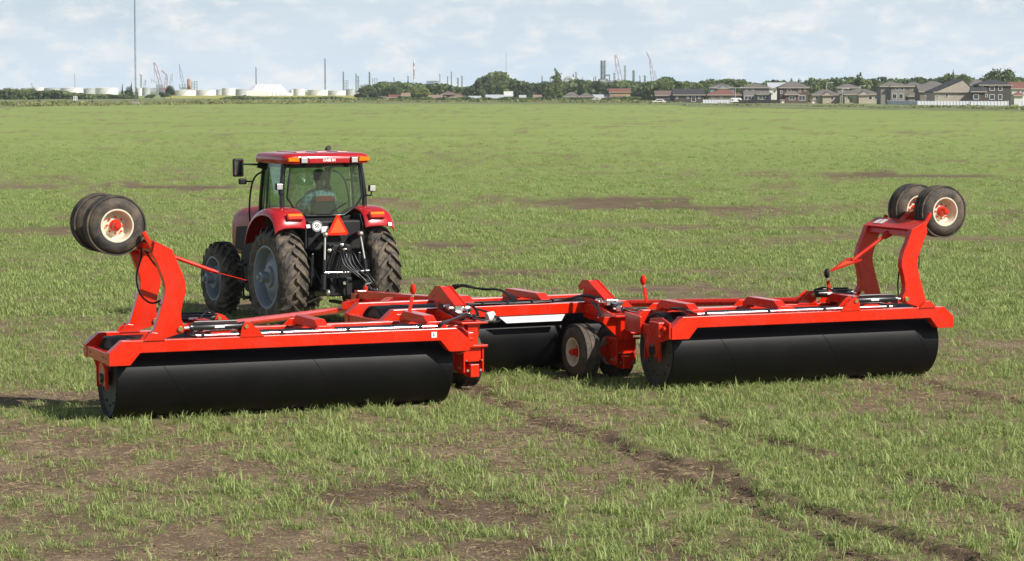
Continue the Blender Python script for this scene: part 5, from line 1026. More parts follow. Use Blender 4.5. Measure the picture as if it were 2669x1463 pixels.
    part(MB(sx).prism([(1.55, .92), (2.0, .92), (2.0, 1.0), (1.55, 1.0)], 'y', -.7225, -.7205), 'decal', 'red', None, 0) if False else None
    return sx
LWP = (-3.082, 32.562, R(23)); RWP = (4.03, 35.88, R(23.5))
lx = wing(*LWP, -1, 2.42, 2.28, (-1.55, .45, 2.1), dict(wz=2.50, pole=((1.50, 2.10), (.80, 1.835), (.40, 1.72)), lamps=((-2.02, .45, -1), (1.30, .45, 1))))
rx = wing(*RWP, 1, 2.30, 2.18, (-1.3, .35, 1.9), dict(wz=2.43, pole=((1.62, 2.10), (1.02, 1.72), (.62, 1.56)), lamps=((-2.10, .45, -1), (.98, .55, 1))))
# marks on the left wing's rear beam
fx = frame(*LWP)
st = part(MB(fx).box((1.93, -.7215, .985), (.075, .002, .075)), 'sticker', 'sticker', None, 0)
text_part('L', .06, fx @ Matrix.Translation((1.93, -.7235, .985)) @ Matrix.Rotation(math.pi / 2, 4, 'X'), M['ink'], 'letter', st, .0004, .002)
fr = frame(*RWP)
ds = part(MB(fr).box((1.706, .42, 2.262), (.12, .10, .002), Matrix.Rotation(-R(27), 3, 'Y')), 'sticker', 'sticker', None, 0)
ds = part(MB(fr).box((1.706, .28, 2.262), (.12, .10, .002), Matrix.Rotation(-R(27), 3, 'Y')), 'sticker', 'sticker', None, 0)

# centre section
cxf = frame(RX, RY, RYAW)
CH, CD = 2.06, 1.92
drum(cxf, CD, (-1.0, .9), RX, RY, RYAW)
for v0, nm in ((-.72, 'rear_beam'), (.57, 'front_beam')): part(MB(cxf).prism(beam_profile(CH), 'y', v0, v0 + .15), nm)
for o in (-1, 1):
    part(MB(cxf).box((o * (CH - .07), 0, .83), (.12, 1.136, .14)), 'end_member')
    hg = MB(cxf).prism([(-.30, .80), (.30, .80), (.13, .44), (-.13, .44)], 'x', o * (CD + .035), o * (CD + .06)); part(hg, 'bearing_hanger', bevel=.003)
    part(MB(cxf).lathe([(0, 0), (0, .105), (o * .09, .105), (o * .10, .06), (o * .12, 0)], (o * (CD - .03), 0, DRUM_R), (1, 0, 0), 20), 'axle_bearing', 'black', 35, 0)
for u in (-.62, .62):
    part(MB(cxf).prism([(-.57, 1.05), (-.57, 1.12), (-.40, 1.195), (.62, 1.195), (.74, 1.12), (.74, 1.05), (.46, 1.05), (.36, 1.095), (-.36, 1.095), (-.46, 1.05)], 'x', u - .08, u + .08), 'cross_member')
# added white plate under the rear beam, imitates the drum's sun glint
part(MB(cxf).prism([(-.22, -.905 + 1.8), (.86, .895), (.80, .80), (-.10, .80)], 'y', -.732, -.724), 'glint_plate', 'white', None, 0)
# draw pole, A frame, front post, hitch
TF = Vector((-.22, 4.55, .80))                            # front end of the draw pole
part(MB(cxf).bar((0, .72, .95), TF, .19, .20), 'draw_pole')
for u in (-1.55, 1.55): part(MB(cxf).bar((u, .72, .93), (TF.x + u * .06, 3.1, .84), .12, .14), 'pole_brace')
part(MB(cxf).box((TF.x, TF.y, .60), (.24, .20, .52)), 'front_post')
part(MB(cxf).box((TF.x, TF.y - .01, .885), (.16, .14, .05)), 'post_cap')
part(MB(cxf).bar((TF.x - .9, TF.y - 1.5, .80), (TF.x, TF.y, .72), .07, .12), 'pole_stay')
TD = cxf.inverted() @ Vector((-2.86 - RX, 43.66 - RY, .46))
part(MB(cxf).bar((TF.x, TF.y + .05, .50), (TD.x, TD.y, .47), .13, .13), 'draw_tongue')
part(MB(cxf).bar((TD.x, TD.y - .06, .47), (TD.x, TD.y + .12, .47), .09, .05), 'hitch_clevis', 'black')
jk = part(MB(cxf).tube([(TF.x + .22, TF.y + .3, .30), (TF.x + .22, TF.y + .3, .95)], .04, 12), 'jack_stand', 'red', 40, 0)
part(MB(cxf).tube([(TF.x + .22, TF.y + .3, .95), (TF.x + .22, TF.y + .3, .98), (TF.x + .32, TF.y + .3, 1.0)], .012, 8), 'jack_handle', 'zinc', 40, 0, jk)
for wp, o, s in ((LWP, .50, -1), (RWP, .55, 1)):           # long brace tubes from the post to each wing
    w = cxf.inverted() @ (frame(*wp) @ Vector((s * o, .55, 1.10)))
    a = Vector((TF.x + s * .10, TF.y - .05, .62)); d = (w - a).normalized()
    t = part(MB(cxf).tube([a + d * .12, w - d * .06], .056, 18), 'brace_tube', smooth=40, bevel=0)
    part(MB(cxf).bar(a - d * .04, a + d * .2, .05, .13), 'brace_clevis', parent=t); part(MB(cxf).bar(w - d * .16, w + d * .04, .05, .12), 'brace_clevis', parent=t)
    part(MB(cxf).tube([a + Vector((0, 0, -.09)), a + Vector((0, 0, .09))], .022, 10), 'brace_pin', 'zinc', 40, 0, t)

# corner assemblies: wheel carrier, hinge yoke, lock hook, valve cluster
def corner(s, uw, ub, vh):
    c = cxf
    part(MB(c).bar((ub - .04 * s, -.72, .93), (ub, -1.62, .86), .20, .18), 'wheel_carrier')
    part(MB(c).prism([(-.73, 1.03), (-1.0, 1.05), (-1.30, 1.01), (-1.62, .96), (-1.68, .89), (-.9, .82), (-.73, .86)], 'x', ub - .14, ub - .115), 'carrier_side_plate', bevel=.003)
    part(MB(c).prism([(-.73, 1.03), (-1.0, 1.05), (-1.30, 1.01), (-1.62, .96), (-1.68, .89), (-.9, .82), (-.73, .86)], 'x', ub + .115, ub + .14), 'carrier_side_plate', bevel=.003)
    part(MB(c).box((ub, -1.735, .775), (.16, .08, .31)), 'hinge_column')
    part(MB(c).prism([(ub - s * (.42 if s > 0 else .16), .93), (ub + s * .20, .91), (ub + s * .16, .63), (ub + s * .04, .63), (ub - s * .10, .63)], 'y', -1.69, -1.665), 'column_web', bevel=.003)
    part(MB(c).prism([(ub - .20, -1.84), (ub + .20, -1.84), (ub + .20, -1.50), (ub + .10, -1.42), (ub - .10, -1.42), (ub - .20, -1.50)], 'z', .595, .625), 'hinge_plate', bevel=.003)
    part(MB(c).prism([(ub - .20, -1.84), (ub + .20, -1.84), (ub + .20, -1.50), (ub - .20, -1.50)], 'z', .925, .950), 'hinge_plate', bevel=.003)
    for q in (-1, 1): part(MB(c).prism([(-1.80, .595), (-1.50, .595), (-1.40, .40), (-1.48, .25), (-1.70, .21), (-1.80, .24)], 'x', ub + q * .145 - .012, ub + q * .145 + .012), 'yoke_plate', bevel=.003)
    part(MB(c).prism([(ub - .13, .595), (ub + .13, .595), (ub + .13, .42), (ub + .09, .39), (ub - .09, .39), (ub - .13, .42)], 'y', -1.775, -1.75), 'yoke_back', bevel=.003)
    part(MB(c).box((ub, -1.72, .265), (.135, .24, .18)), 'yoke_block')
    b = MB(c)
    for q in (-1, 1):
        bolt(b, (ub + q * .10, -1.80, .27), (0, -1, 0), .020, .02); bolt(b, (ub + q * .158, -1.66, .30), (q, 0, 0), .022, .02); bolt(b, (ub + q * .12, -1.80, .41), (0, -1, 0), .012, .015)
    part(b, 'yoke_bolt', 'zinc', None, 0)['kind'] = 'stuff'
    part(MB(c).bar((ub, -1.62, .40), ((uw[0] + uw[1]) / 2, -1.30, .395), .12, .14), 'axle_arm')
    part(MB(c).tube([(min(uw) + .05, -1.30, .385), (max(uw) - .05, -1.30, .385)], .04, 12), 'axle', smooth=40, bevel=0)
    for q, u in enumerate(sorted(uw)):
        wheel(c, (u, -1.30, .395), (1, 0, 0), -1 if q == 0 else 1, r=.40, w=.30)
        wx, wy = frame_w(RX, RY, RYAW, u, -1.30); footprint(wx, wy, RYAW, .17, .2)
    # lock hook
    hk = [(vh + .02, 1.10), (vh - .02, 1.26), (vh + .12, 1.22), (vh + .16, 1.29), (vh + .03, 1.385), (vh - .14, 1.395), (vh - .66, 1.16), (vh - .58, 1.04)]
    part(MB(c).prism(hk, 'x', ub - .095, ub - .070), 'lock_hook', bevel=.004)
    part(MB(c).prism(hk, 'x', ub + .070, ub + .095), 'lock_hook', bevel=.004)
    part(MB(c).prism([(vh + .02, 1.375), (vh - .14, 1.38), (vh - .66, 1.15), (vh - .62, 1.12), (vh - .12, 1.33), (vh + .02, 1.33)], 'x', ub - .069, ub + .069), 'hook_cover', bevel=.003)
    part(MB(c).box((ub, vh - .30, 1.07), (.20, .50, .08)), 'hook_base')
    part(MB(c).tube([(ub - .16, vh - .60, 1.11), (ub + .16, vh - .60, 1.11)], .03, 14), 'hook_pin', 'zinc', 40, .003)
    # hinge arm to the wing
    part(MB(c).box((ub + s * .28, -1.66, .855), (.34, .14, .11)), 'hinge_arm')
    part(MB(c).box((ub + s * .28, -1.66, .665), (.34, .12, .05)), 'hinge_arm')
    part(MB(c).tube([(ub + s * .42, -1.66, .60), (ub + s * .42, -1.66, .97)], .05, 14), 'hinge_pin', 'red', 40, .003)
    part(MB(c).bar((ub + s * .05, -.80, 1.12), (ub + s * .05, -1.52, 1.0), .10, .09), 'lock_cylinder', 'black')
    # valves and fittings
    for q, (du, dv, z, sz) in enumerate(((-.02, -1.30, 1.10, .09), (.10, -1.38, 1.08, .06), (-.12, -1.22, 1.13, .06), (.03, -1.50, 1.02, .07))):
        o = part(MB(c).box((ub + du, dv, z), (sz * 1.3, sz, sz), Matrix.Rotation(.4 * q, 3, 'Z')), 'valve_block', 'chrome', None, .006)
        for e in (-1, 1): part(MB(c).tube([(ub + du + e * sz * .6, dv, z), (ub + du + e * sz * 1.2, dv, z + .01)], .018, 6), 'fitting', 'chrome', None, 0, o)
corner(-1, (-1.62, -1.05), -1.13, -.70)
corner(1, (.83, 1.40), 1.31, -.62)
# small silver sheet cap on the left hinge
part(MB(cxf).tube([(-.83, -1.60, .98), (-.72, -1.60, 1.0)], .075, 16), 'hinge_cap', 'white', 40, .004)
# hydraulic hoses over the centre section
ci = cxf.inverted()
Lend = ci @ (fx @ Vector((2.02, -.63, 1.085))); Rend = ci @ (fr @ Vector((-1.88, -.63, 1.085)))
for i in range(4):
    j = i * .022; rd = random.Random(i); w = lambda a: rd.uniform(-a, a)
    part(MB(cxf).tube(smooth_path([Lend + Vector((0, j - .03, 0)), Lend + Vector((.10, j + .02, .03 + w(.02))), (-1.25 + w(.03), -1.72 + j, 1.04 + w(.03)), (-.98, -1.62 + j, 1.02 + w(.04)), (-.92 + w(.03), -1.35 + j, 1.12), (-1.0, -1.0 + j, 1.14), (-.9, -.66 + j, 1.10 + w(.01)), (-.3, -.66 + j, 1.085 + w(.012)), (.4, -.66 + j, 1.085 + w(.012)), (.9, -.68 + j, 1.11 + w(.02)), (1.12 + w(.03), -1.05 + j, 1.16 + w(.03)), (1.38, -1.45 + j, 1.04 + w(.05)), (1.62, -1.55 + j, .98 + w(.05)), (1.95, -1.62 + j, 1.0 + w(.04)), Rend + Vector((-.25, -.02 + j, .09)), Rend + Vector((0, j - .03, 0))]), .0135, 8), 'hose', 'hose', 60, 0)
for i in range(4):                                            # upright loops behind the centre beam
    j = i * .03; rd = random.Random(40 + i); w = lambda a: rd.uniform(-a, a)
    part(MB(cxf).tube(smooth_path([(-.62 + j, .10 + j, 1.12), (-.66 + j + w(.03), .10 + j, 1.22), (-.60 + j, .02 + j, 1.30 + w(.03)), (-.46 + w(.04), -.10 + j, 1.315 + w(.02)), (-.25, -.26 + j, 1.26 + w(.02)), (-.05, -.40 + j, 1.25 + w(.03)), (.04 + j, -.52 + j, 1.18), (.06 + j, -.62, 1.10)]), .0135, 8), 'hose_loop', 'hose', 60, 0)
for i in range(3):
    rd = random.Random(70 + i); w = lambda a: rd.uniform(-a, a)
    part(MB(cxf).tube(smooth_path([(-.92, -1.40, 1.10), (-.80 + w(.04), -1.52, 1.06 + w(.03)), (-.70 + w(.04), -1.66, .98 + w(.04)), (-.78, -1.78, .93), (-.95 + w(.05), -1.80, .96), (-1.12, -1.74, 1.0)]), .012, 8), 'hose', 'hose', 60, 0)
    part(MB(cxf).tube(smooth_path([(1.10, -1.10, 1.10), (1.05 + w(.04), -1.35, 1.06), (.98 + w(.04), -1.60, .96), (.99, -1.66, .86), (1.06 + w(.05), -1.66, .78)]), .012, 8), 'hose', 'hose', 60, 0)
for u in (-.75, -.45, -.05, .35, .7): part(MB(cxf).box((u, -.63, 1.092), (.03, .11, .05)), 'hose_clip', 'dullblack', None, .004)
for dv in (0, .04): part(MB(cxf).tube([(-.35, -.60 + dv, 1.08), (.55, -.60 + dv, 1.08)], .0125, 10), 'steel_line', 'chrome', 40, 0)
# inner ends of the wings: hinge castings
for f, s, hl in ((fx, 1, 2.42), (fr, -1, 2.30)):
    part(MB(f).box((s * (hl + .06), -.42, .88), (.14, .30, .20)), 'hinge_casting')
    part(MB(f).prism([(-.70, .76), (-.70, .98), (-.45, 1.04), (-.1, 1.0), (-.1, .80), (-.3, .66)], 'x', s * (hl + .001), s * (hl + .03)), 'hinge_cheek', bevel=.004)
    part(MB(f).prism([(.2, .76), (.2, 1.0), (.70, 1.03), (.70, .76)], 'x', s * (hl + .001), s * (hl + .03)), 'hinge_cheek', bevel=.004)
    for q in (-.62, -.25): part(MB(f).tube([(s * (hl + .03), q, .90), (s * (hl + .09), q, .90)], .035, 6), 'hinge_bolt', 'red', None, .004)
# ------------------------------------------------------------------ the tractor
TX, TY, TYAW = -3.377, 44.746, R(28.5)
tr = empty('tractor', (TX, TY, 0), TYAW)
tag(tr, 'crimson four wheel drive farm tractor pulling the roller, seen from behind', 'tractor')
def tp(mb, name, m, smooth=None, bevel=0.0, parent=None): return mb.build(name, M[m], parent or tr, smooth, bevel)
def big_wheel(c, side, r, w, rr, nl, lug, dish, name='wheel'):
    """side -1 left / +1 right: outer face direction"""
    c = Vector(c); h = w / 2; ax = Vector((side, 0, 0))
    rim = MB().lathe([(h - .05, rr + .02), (h - .03, rr + .02), (h - .03, rr - .015), (h - .07, rr - .03), (h - .12, rr - .05), (h - .22, rr - .055), (h - .24, rr - .09), (h - dish, rr * .62), (h - dish + .05, rr * .50), (h - dish + .06, rr * .36), (h - dish + .05, 0)], c, ax, 56)
    rim.lathe([(-h + .03, rr + .02), (-h + .03, rr - .015), (-h + .12, rr - .05), (h - .24, rr - .09)], c, ax, 56)
    wh = tp(rim, name, 'rim', 35)
    t = r - lug
    prof = [(-h + .04, rr), (-h + .005, rr + .06), (-h, rr + (t - rr) * .55), (-h + .02, t - .07), (-h + .07, t - .022), (-h * .4, t - .004), (0, t), (h * .4, t - .004), (h - .07, t - .022), (h - .02, t - .07), (h, rr + (t - rr) * .55), (h - .005, rr + .06), (h - .04, rr)]
    ty = MB().lathe(prof, c, ax, 64)
    for sd in (-1, 1):
        for k in range(nl):
            a0 = 2 * math.pi * (k + (0 if sd < 0 else .5)) / nl
            st = []
            for q in range(5):                                # centre line -> shoulder, sweeping backwards
                f = q / 4; x = sd * (-.03 + (h + .012) * f); a = a0 + f ** 1.1 * 1.18 * (2 * math.pi / nl)
                top = r - .03 * f ** 4 - (.05 if q == 4 else 0); bot = t - .02 - (.09 if q == 4 else 0); hw = .024 + .010 * f
                st.append((x, a, top, bot, hw))
            b = len(ty.v); vs = []; fs = []
            for x, a, top, bot, hw in st:
                for rad, e in ((bot, -1.35), (top, -1), (top, 1), (bot, 1.35)):
                    aa = a + e * hw / r
                    vs.append((c.x + x, c.y - math.sin(aa) * rad, c.z + math.cos(aa) * rad))
            for q in range(4):
                for e in range(3): i = q * 4 + e; fs.append((i, i + 1, i + 5, i + 4))
            fs += [(0, 3, 2, 1), (16, 17, 18, 19)]
            ty.add(vs, fs)
    tp(ty, 'tyre', 'tractor_tyre', 32, 0, wh)
    hb = MB().lathe([(h - dish + .05, .20), (h - dish + .10, .19), (h - dish + .11, .10), (h - dish + .24, .095), (h - dish + .25, .05), (h - dish + .30, .045), (h - dish + .30, 0)], c, ax, 24)
    tp(hb, 'hub', 'rim', 35, 0, wh)
    nb = MB()
    for k in range(10):
        q = c + Vector((side * (h - dish + .06), .16 * math.cos(k * math.pi / 5), .16 * math.sin(k * math.pi / 5))); nb.tube([q, q + ax * .05], .017, 6)
    tp(nb, 'wheel_nut', 'rim', None, 0, wh)['kind'] = 'stuff'
    return wh
for sd in (-1, 1):
    big_wheel((sd * .90, 0, .885), sd, .905, .54, .545, 22, .055, .17)
    big_wheel((sd * .85, 2.80, .675), sd, .69, .42, .40, 20, .045, .13)
    for v, hw in ((0, .30), (2.78, .26)):
        q = Matrix.Rotation(TYAW, 3, 'Z') @ Vector((sd * .9, v, 0)); footprint(TX + q.x, TY + q.y, TYAW, hw, .35)
# chassis, transmission, axles
tp(MB().prism([(-.62, .55), (-.62, 1.15), (-.45, 1.42), (.4, 1.42), (1.3, 1.25), (3.3, 1.15), (3.4, .65), (1.2, .62), (.6, .50)], 'x', -.26, .26), 'transmission', 'black', None, .03)
ra = MB(); ra.lathe([(-.72, .12), (-.50, .13), (-.30, .20), (.30, .20), (.50, .13), (.72, .12)], (0, 0, .885), (1, 0, 0), 20); tp(ra, 'rear_axle', 'black', 35)
fa = MB(); fa.lathe([(-.75, .09), (-.3, .10), (-.15, .16), (.15, .16), (.3, .10), (.75, .09)], (0, 2.78, .66), (1, 0, 0), 16); tp(fa, 'front_axle', 'black', 35)
# fuel tank, steps and battery box along the left; the same bulk on the right
for sd in (-1, 1):
    tp(MB().prism([(.78, .62), (.78, 1.40), (1.0, 1.52), (1.75, 1.48), (1.85, 1.2), (1.80, .60), (1.6, .50), (.95, .50)], 'x', sd * .30, sd * .86), 'fuel_tank', 'dullblack', None, .05)
    for k in range(3): tp(MB().box((sd * .95, 1.32 + .03 * k, .42 + .30 * k), (.22, .34, .035)), 'step', 'dullblack', None, .008)
    for v in (1.16, 1.48): tp(MB().bar((sd * .95, v, .36), (sd * .95, v + .08, 1.10), .035, .035), 'step_rail', 'dullblack', None, .006)
# bonnet
hood = MB(); sec = [(-.44, 1.10), (-.47, 1.45), (-.46, 1.72), (-.40, 1.92), (-.26, 2.02), (0, 2.05), (.26, 2.02), (.40, 1.92), (.46, 1.72), (.47, 1.45), (.44, 1.10)]
rings = []
for v, sx_, zt in ((1.40, 1.0, 1.0), (1.9, 1.0, 1.0), (2.6, .97, .985), (3.2, .90, .94), (3.55, .80, .88), (3.72, .62, .80)): rings.append([(x * sx_ * .88, v, 1.05 + (z - 1.05) * (zt if z > 1.2 else 1)) for x, z in sec])
vs_ = [q for g in rings for q in g]; n_ = len(sec); fs_ = [(i * n_ + j, i * n_ + j + 1, (i + 1) * n_ + j + 1, (i + 1) * n_ + j) for i in range(5) for j in range(n_ - 1)] + [tuple(range(n_)), tuple(range(5 * n_, 6 * n_))[::-1]]
hood.add(vs_, fs_); hd = tp(hood, 'bonnet', 'hood', 40)
for sd in (-1, 1):
    tp(MB().prism([(2.0, 1.15), (2.0, 1.58), (2.2, 1.68), (3.1, 1.62), (3.2, 1.2)], 'x', sd * .405, sd * .425), 'side_grille', 'dullblack', None, .006, hd)
# cab floor and lower shell
tp(MB().prism([(-.78, .06), (.78, .06), (.80, .75), (.64, 1.48), (-.64, 1.48), (-.80, .75)], 'z', 1.38, 1.52), 'cab_floor', 'dullblack', None, .02)
tp(MB().prism([(-.70, 1.40), (.70, 1.40), (.74, 1.80), (.66, 1.98), (.40, 1.93), (-.40, 1.93), (-.66, 1.98), (-.74, 1.80)], 'y', -.02, .10), 'cab_rear_shell', 'dullblack', None, .012)
# pillars
PIL = {}
for sd in (-1, 1):
    tp(MB().tube(smooth_path([(sd * .76, .02, 1.55), (sd * .80, .01, 1.95), (sd * .81, .02, 2.30), (sd * .78, .05, 2.65), (sd * .74, .08, 2.92)]), .045, 10), 'rear_pillar', 'black', 50)
    tp(MB().tube(smooth_path([(sd * .62, 1.42, 1.50), (sd * .66, 1.36, 2.1), (sd * .66, 1.16, 2.92)]), .035, 10), 'front_pillar', 'black', 50)
    tp(MB().tube(smooth_path([(sd * .82, .62, 1.50), (sd * .86, .60, 2.1), (sd * .80, .60, 2.90)]), .022, 8), 'door_post', 'black', 50)
    tp(MB().bar((sd * .78, .04, 1.56), (sd * .64, 1.48, 1.54), .05, .07), 'cab_sill', 'black', None, .008)
    # side panes: quarter light and door
    for nm, a, b in (('side_window', (.80, .05), (.84, .60)), ('door_window', (.84, .62), (.665, 1.36))):
        g = MB(); p = [(sd * a[0], a[1], 1.60), (sd * b[0], b[1], 1.58), (sd * (b[0] - .02), b[1] - (.20 if nm[0] == 'd' else 0), 2.90), (sd * (a[0] - .05), a[1] + .02, 2.90)]
        g.add(p + [(q[0] - sd * .005, q[1], q[2]) for q in p], [(0, 1, 2, 3), (4, 7, 6, 5), (0, 4, 5, 1), (1, 5, 6, 2), (2, 6, 7, 3), (3, 7, 4, 0)])
        tp(g, nm, 'glass')
RW_ = [(-.665, 2.865), (.665, 2.865), (.70, 2.60), (.735, 2.29), (.62, 2.12), (.37, 1.955), (-.37, 1.955), (-.62, 2.12), (-.735, 2.29), (-.70, 2.60)]
tp(MB().prism(RW_, 'y', -.045, -.039), 'rear_window', 'glass')
fr_ = MB().tube([(x, -.042, z) for x, z in RW_ + RW_[:2]], .020, 8); tp(fr_, 'rear_window_frame', 'black', 60)
for u in (-.42, .42):
    tp(MB().box((u, -.07, 2.855), (.06, .05, .07)), 'window_hinge', 'dullblack', None, .01)
tp(MB().tube([(-.16, -.07, 1.99), (.16, -.07, 1.99)], .012, 8), 'window_handle', 'dullblack', 50)
tp(MB().tube(smooth_path([(.10, -.065, 2.0), (.30, -.07, 2.12), (.42, -.07, 2.18)]), .010, 6), 'rear_wiper', 'dullblack', 50)
g = MB(); p = [(-.62, 1.42, 1.56), (.62, 1.42, 1.56), (.63, 1.19, 2.90), (-.63, 1.19, 2.90)]
g.add(p + [(q[0], q[1] - .005, q[2]) for q in p], [(0, 1, 2, 3), (4, 7, 6, 5), (0, 4, 5, 1), (1, 5, 6, 2), (2, 6, 7, 3), (3, 7, 4, 0)]); tp(g, 'windscreen', 'glass')
# roof
def rrect(hx, y0, y1, r, n=6):
    o = []
    for cx_, cy_, a0 in ((hx - r, y1 - r, 0), (-hx + r, y1 - r, 90), (-hx + r, y0 + r, 180), (hx - r, y0 + r, 270)):
        for k in range(n + 1): a = R(a0 + 90 * k / n); o.append((cx_ + r * math.cos(a), cy_ + r * math.sin(a)))
    return o
rf = MB(); rings = []
for z, ins, rd_ in ((2.885, .06, .16), (2.895, .015, .17), (2.93, .0, .18), (3.005, .0, .18), (3.045, .025, .18), (3.068, .075, .18), (3.080, .15, .18), (3.088, .30, .16)):
    rings.append([(x, y, z) for x, y in rrect(.845 - ins, -.23 + ins, 1.27 - ins, rd_)])
n_ = len(rings[0]); vs_ = [q for g in rings for q in g]
fs_ = [(i * n_ + j, i * n_ + (j + 1) % n_, (i + 1) * n_ + (j + 1) % n_, (i + 1) * n_ + j) for i in range(len(rings) - 1) for j in range(n_)] + [tuple(range(n_))[::-1], tuple(range((len(rings) - 1) * n_, len(rings) * n_))]
roof = tp(rf.add(vs_, fs_), 'roof', 'tred', 50)
for u in (-.40, 0, .40): tp(MB().box((u, .52, 3.092), (.20, .9, .014)), 'roof_rib', 'tred', None, .006, roof)
tp(MB().prism([(-.40, 2.995), (.40, 2.995), (.38, 2.905), (-.38, 2.905)], 'y', -.242, -.225), 'roof_badge_panel', 'tred', None, .006, roof)
text_part('CASE III', .062, Matrix.Translation((.02, -.2435, 2.952)) @ Matrix.Rotation(math.pi / 2, 4, 'X') @ Matrix.Diagonal((1.15, 1, 1, 1)), M['sticker'], 'roof_lettering', roof, .002, .003) if False else text_part('CASE IH', .062, Matrix.Translation((.0, -.2435, 2.952)) @ Matrix.Rotation(math.pi / 2, 4, 'X') @ Matrix.Diagonal((1.1, 1, 1, 1)), M['sticker'], 'roof_lettering', roof, .002, .003)
for sd in (-1, 1):
    tp(MB().prism([(sd * .58, 2.93), (sd * .79, 2.935), (sd * .79, 3.0), (sd * .60, 3.02)], 'y', -.252, -.19), 'amber_lamp', 'amber', None, .008, roof)
    wl = tp(MB().box((sd * .49, -.235, 2.955), (.135, .06, .115)), 'roof_work_lamp', 'dullblack', None, .01, roof)
    tp(MB().box((sd * .49, -.268, 2.955), (.115, .008, .092)), 'work_lamp_lens', 'lens', None, .004, roof)
ex = tp(MB().tube([(.80, 1.62, 1.7), (.80, 1.62, 3.06), (.80, 1.60, 3.11), (.80, 1.54, 3.13)], .048, 12), 'exhaust', 'dullblack', 50)
# fenders
def fender(sd):
    prof = [(-.545, 1.745), (-.53, 1.80), (-.50, 1.90), (-.42, 2.00), (-.28, 2.065), (-.06, 2.10), (.20, 2.09), (.48, 2.03), (.74, 1.88), (.93, 1.66), (1.01, 1.42)]
    us = [(.56, -.015), (.62, .02), (.75, .03), (.95, .03), (1.06, .012), (1.13, -.03), (1.165, -.085), (1.17, -.12)]
    vs = []; fs = []
    for v, z in prof:
        for u, dz in us:
            l = math.hypot(v, z - .885); vs.append((sd * u, v * (1 + dz / l), .885 + (z - .885) * (1 + dz / l)))
    n = len(us)
    for i in range(len(prof) - 1):
        for j in range(n - 1): k = i * n + j; fs.append((k, k + 1, k + n + 1, k + n))
    o = tp(MB().add(vs, fs), 'fender', 'tred', 50)
    so_ = o.modifiers.new('thick', 'SOLIDIFY'); so_.thickness = .025; so_.offset = -1
    sb = o.modifiers.new('sub', 'SUBSURF'); sb.levels = 1; sb.render_levels = 1
    # tail lamp cluster, its housing and the small sticker
    rot = Matrix.Rotation(R(-24), 3, 'X'); c = Vector((sd * .80, -.525, 1.965))
    tp(MB().box(c, (.30, .07, .125), rot), 'lamp_housing', 'tred', None, .015, o)
    tp(MB().box(c + rot @ Vector((0, -.038, .022)), (.265, .02, .05), rot), 'turn_lamp', 'amber', None, .006, o)
    tp(MB().box(c + rot @ Vector((0, -.038, -.028)), (.265, .02, .05), rot), 'tail_lamp', 'redlens', None, .006, o)
    tp(MB().box((sd * .80 + .24, -.571, 1.80), (.07, .004, .06), Matrix.Rotation(R(-14), 3, 'X')), 'sticker', 'sticker', None, 0, o)
    tp(MB().prism([(-.47, 1.40), (-.47, 1.80), (-.35, 1.98), (.4, 2.0), (.8, 1.75), (.95, 1.40)], 'x', sd * .54, sd * .575), 'fender_inner_wall', 'dullblack', None, .005, o)
for sd in (-1, 1): fender(sd)
# rear end: linkage, couplers, signs
tp(MB().box((0, -.30, 1.62), (1.04, .30, .52)), 'rear_bulkhead', 'dullblack', None, .03)
tp(MB().box((0, -.55, 1.22), (.50, .20, .50)), 'hydraulic_block', 'dullblack', None, .03)
tp(MB().box((0, -.66, .72), (.44, .16, .34)), 'pto_housing', 'dullblack', None, .03)
tp(MB().lathe([(0, .10), (.10, .10), (.10, .055), (.16, .05), (.16, 0)], (0, -.72, .80), (0, -1, 0), 20), 'pto_shield', 'dullblack', 35)
tp(MB().tube([(-.02, -.60, .80), (-.02, -.92, .80)], .03, 10), 'pto_shaft', 'zinc', 40)
tp(MB().bar((0, -.30, .44), (0, -1.14, .44), .11, .05), 'drawbar', 'black', None, .006)
for sd in (-1, 1):
    tp(MB().bar((sd * .30, -.35, 1.52), (sd * .34, -.80, 1.66), .08, .10), 'rocker_arm', 'black', None, .01)
    lr = MB(); lr.tube([(sd * .34, -.80, 1.66), (sd * .40, -.90, 1.10)], .020, 10); tp(lr, 'lift_rod', 'zinc', 40)
    tp(MB().tube([(sd * .385, -.875, 1.22), (sd * .43, -.94, .70)], .034, 12), 'lift_cylinder', 'black', 40)
    tp(MB().ball((sd * .34, -.82, 1.66), .05, 8), 'rod_joint', 'zinc', 60)
    tp(MB().bar((sd * .30, -.30, .58), (sd * .46, -1.15, .66), .05, .11), 'lower_link', 'black', None, .012)
    tp(MB().ball((sd * .46, -1.18, .665), .06, 8, (.6, 1, 1)), 'link_eye', 'zinc', 60)
    tp(MB().tube([(sd * .52, -.50, 1.25), (sd * .44, -.98, .68)], .016, 8), 'check_chain', 'black', 40)
    tp(MB().box((sd * .46, -.50, 1.10), (.05, .05, .42)), 'bracket_plate', 'black', None, .008)
tp(MB().tube([(-.42, -.96, 1.00), (.0, -.98, .995), (.44, -.95, 1.01)], .018, 10), 'cross_rod', 'chrome', 40)
tp(MB().tube([(0, -.62, 1.42), (0, -.95, 1.30), (0, -.99, 1.06)], .03, 10), 'top_link', 'black', 50)
for i in range(8):
    u = -.21 + .06 * (i % 4) + (.24 if i % 4 > 1 else 0) * .5; z = 1.36 + .09 * (i // 4)
    c = tp(MB().lathe([(0, .03), (.05, .03), (.05, .022), (.10, .022), (.105, 0)], (u, -.64, z), (0, -1, .15), 12), 'coupler', 'zinc' if i % 3 == 0 else 'dullblack', 35)
rdm = random.Random(3)
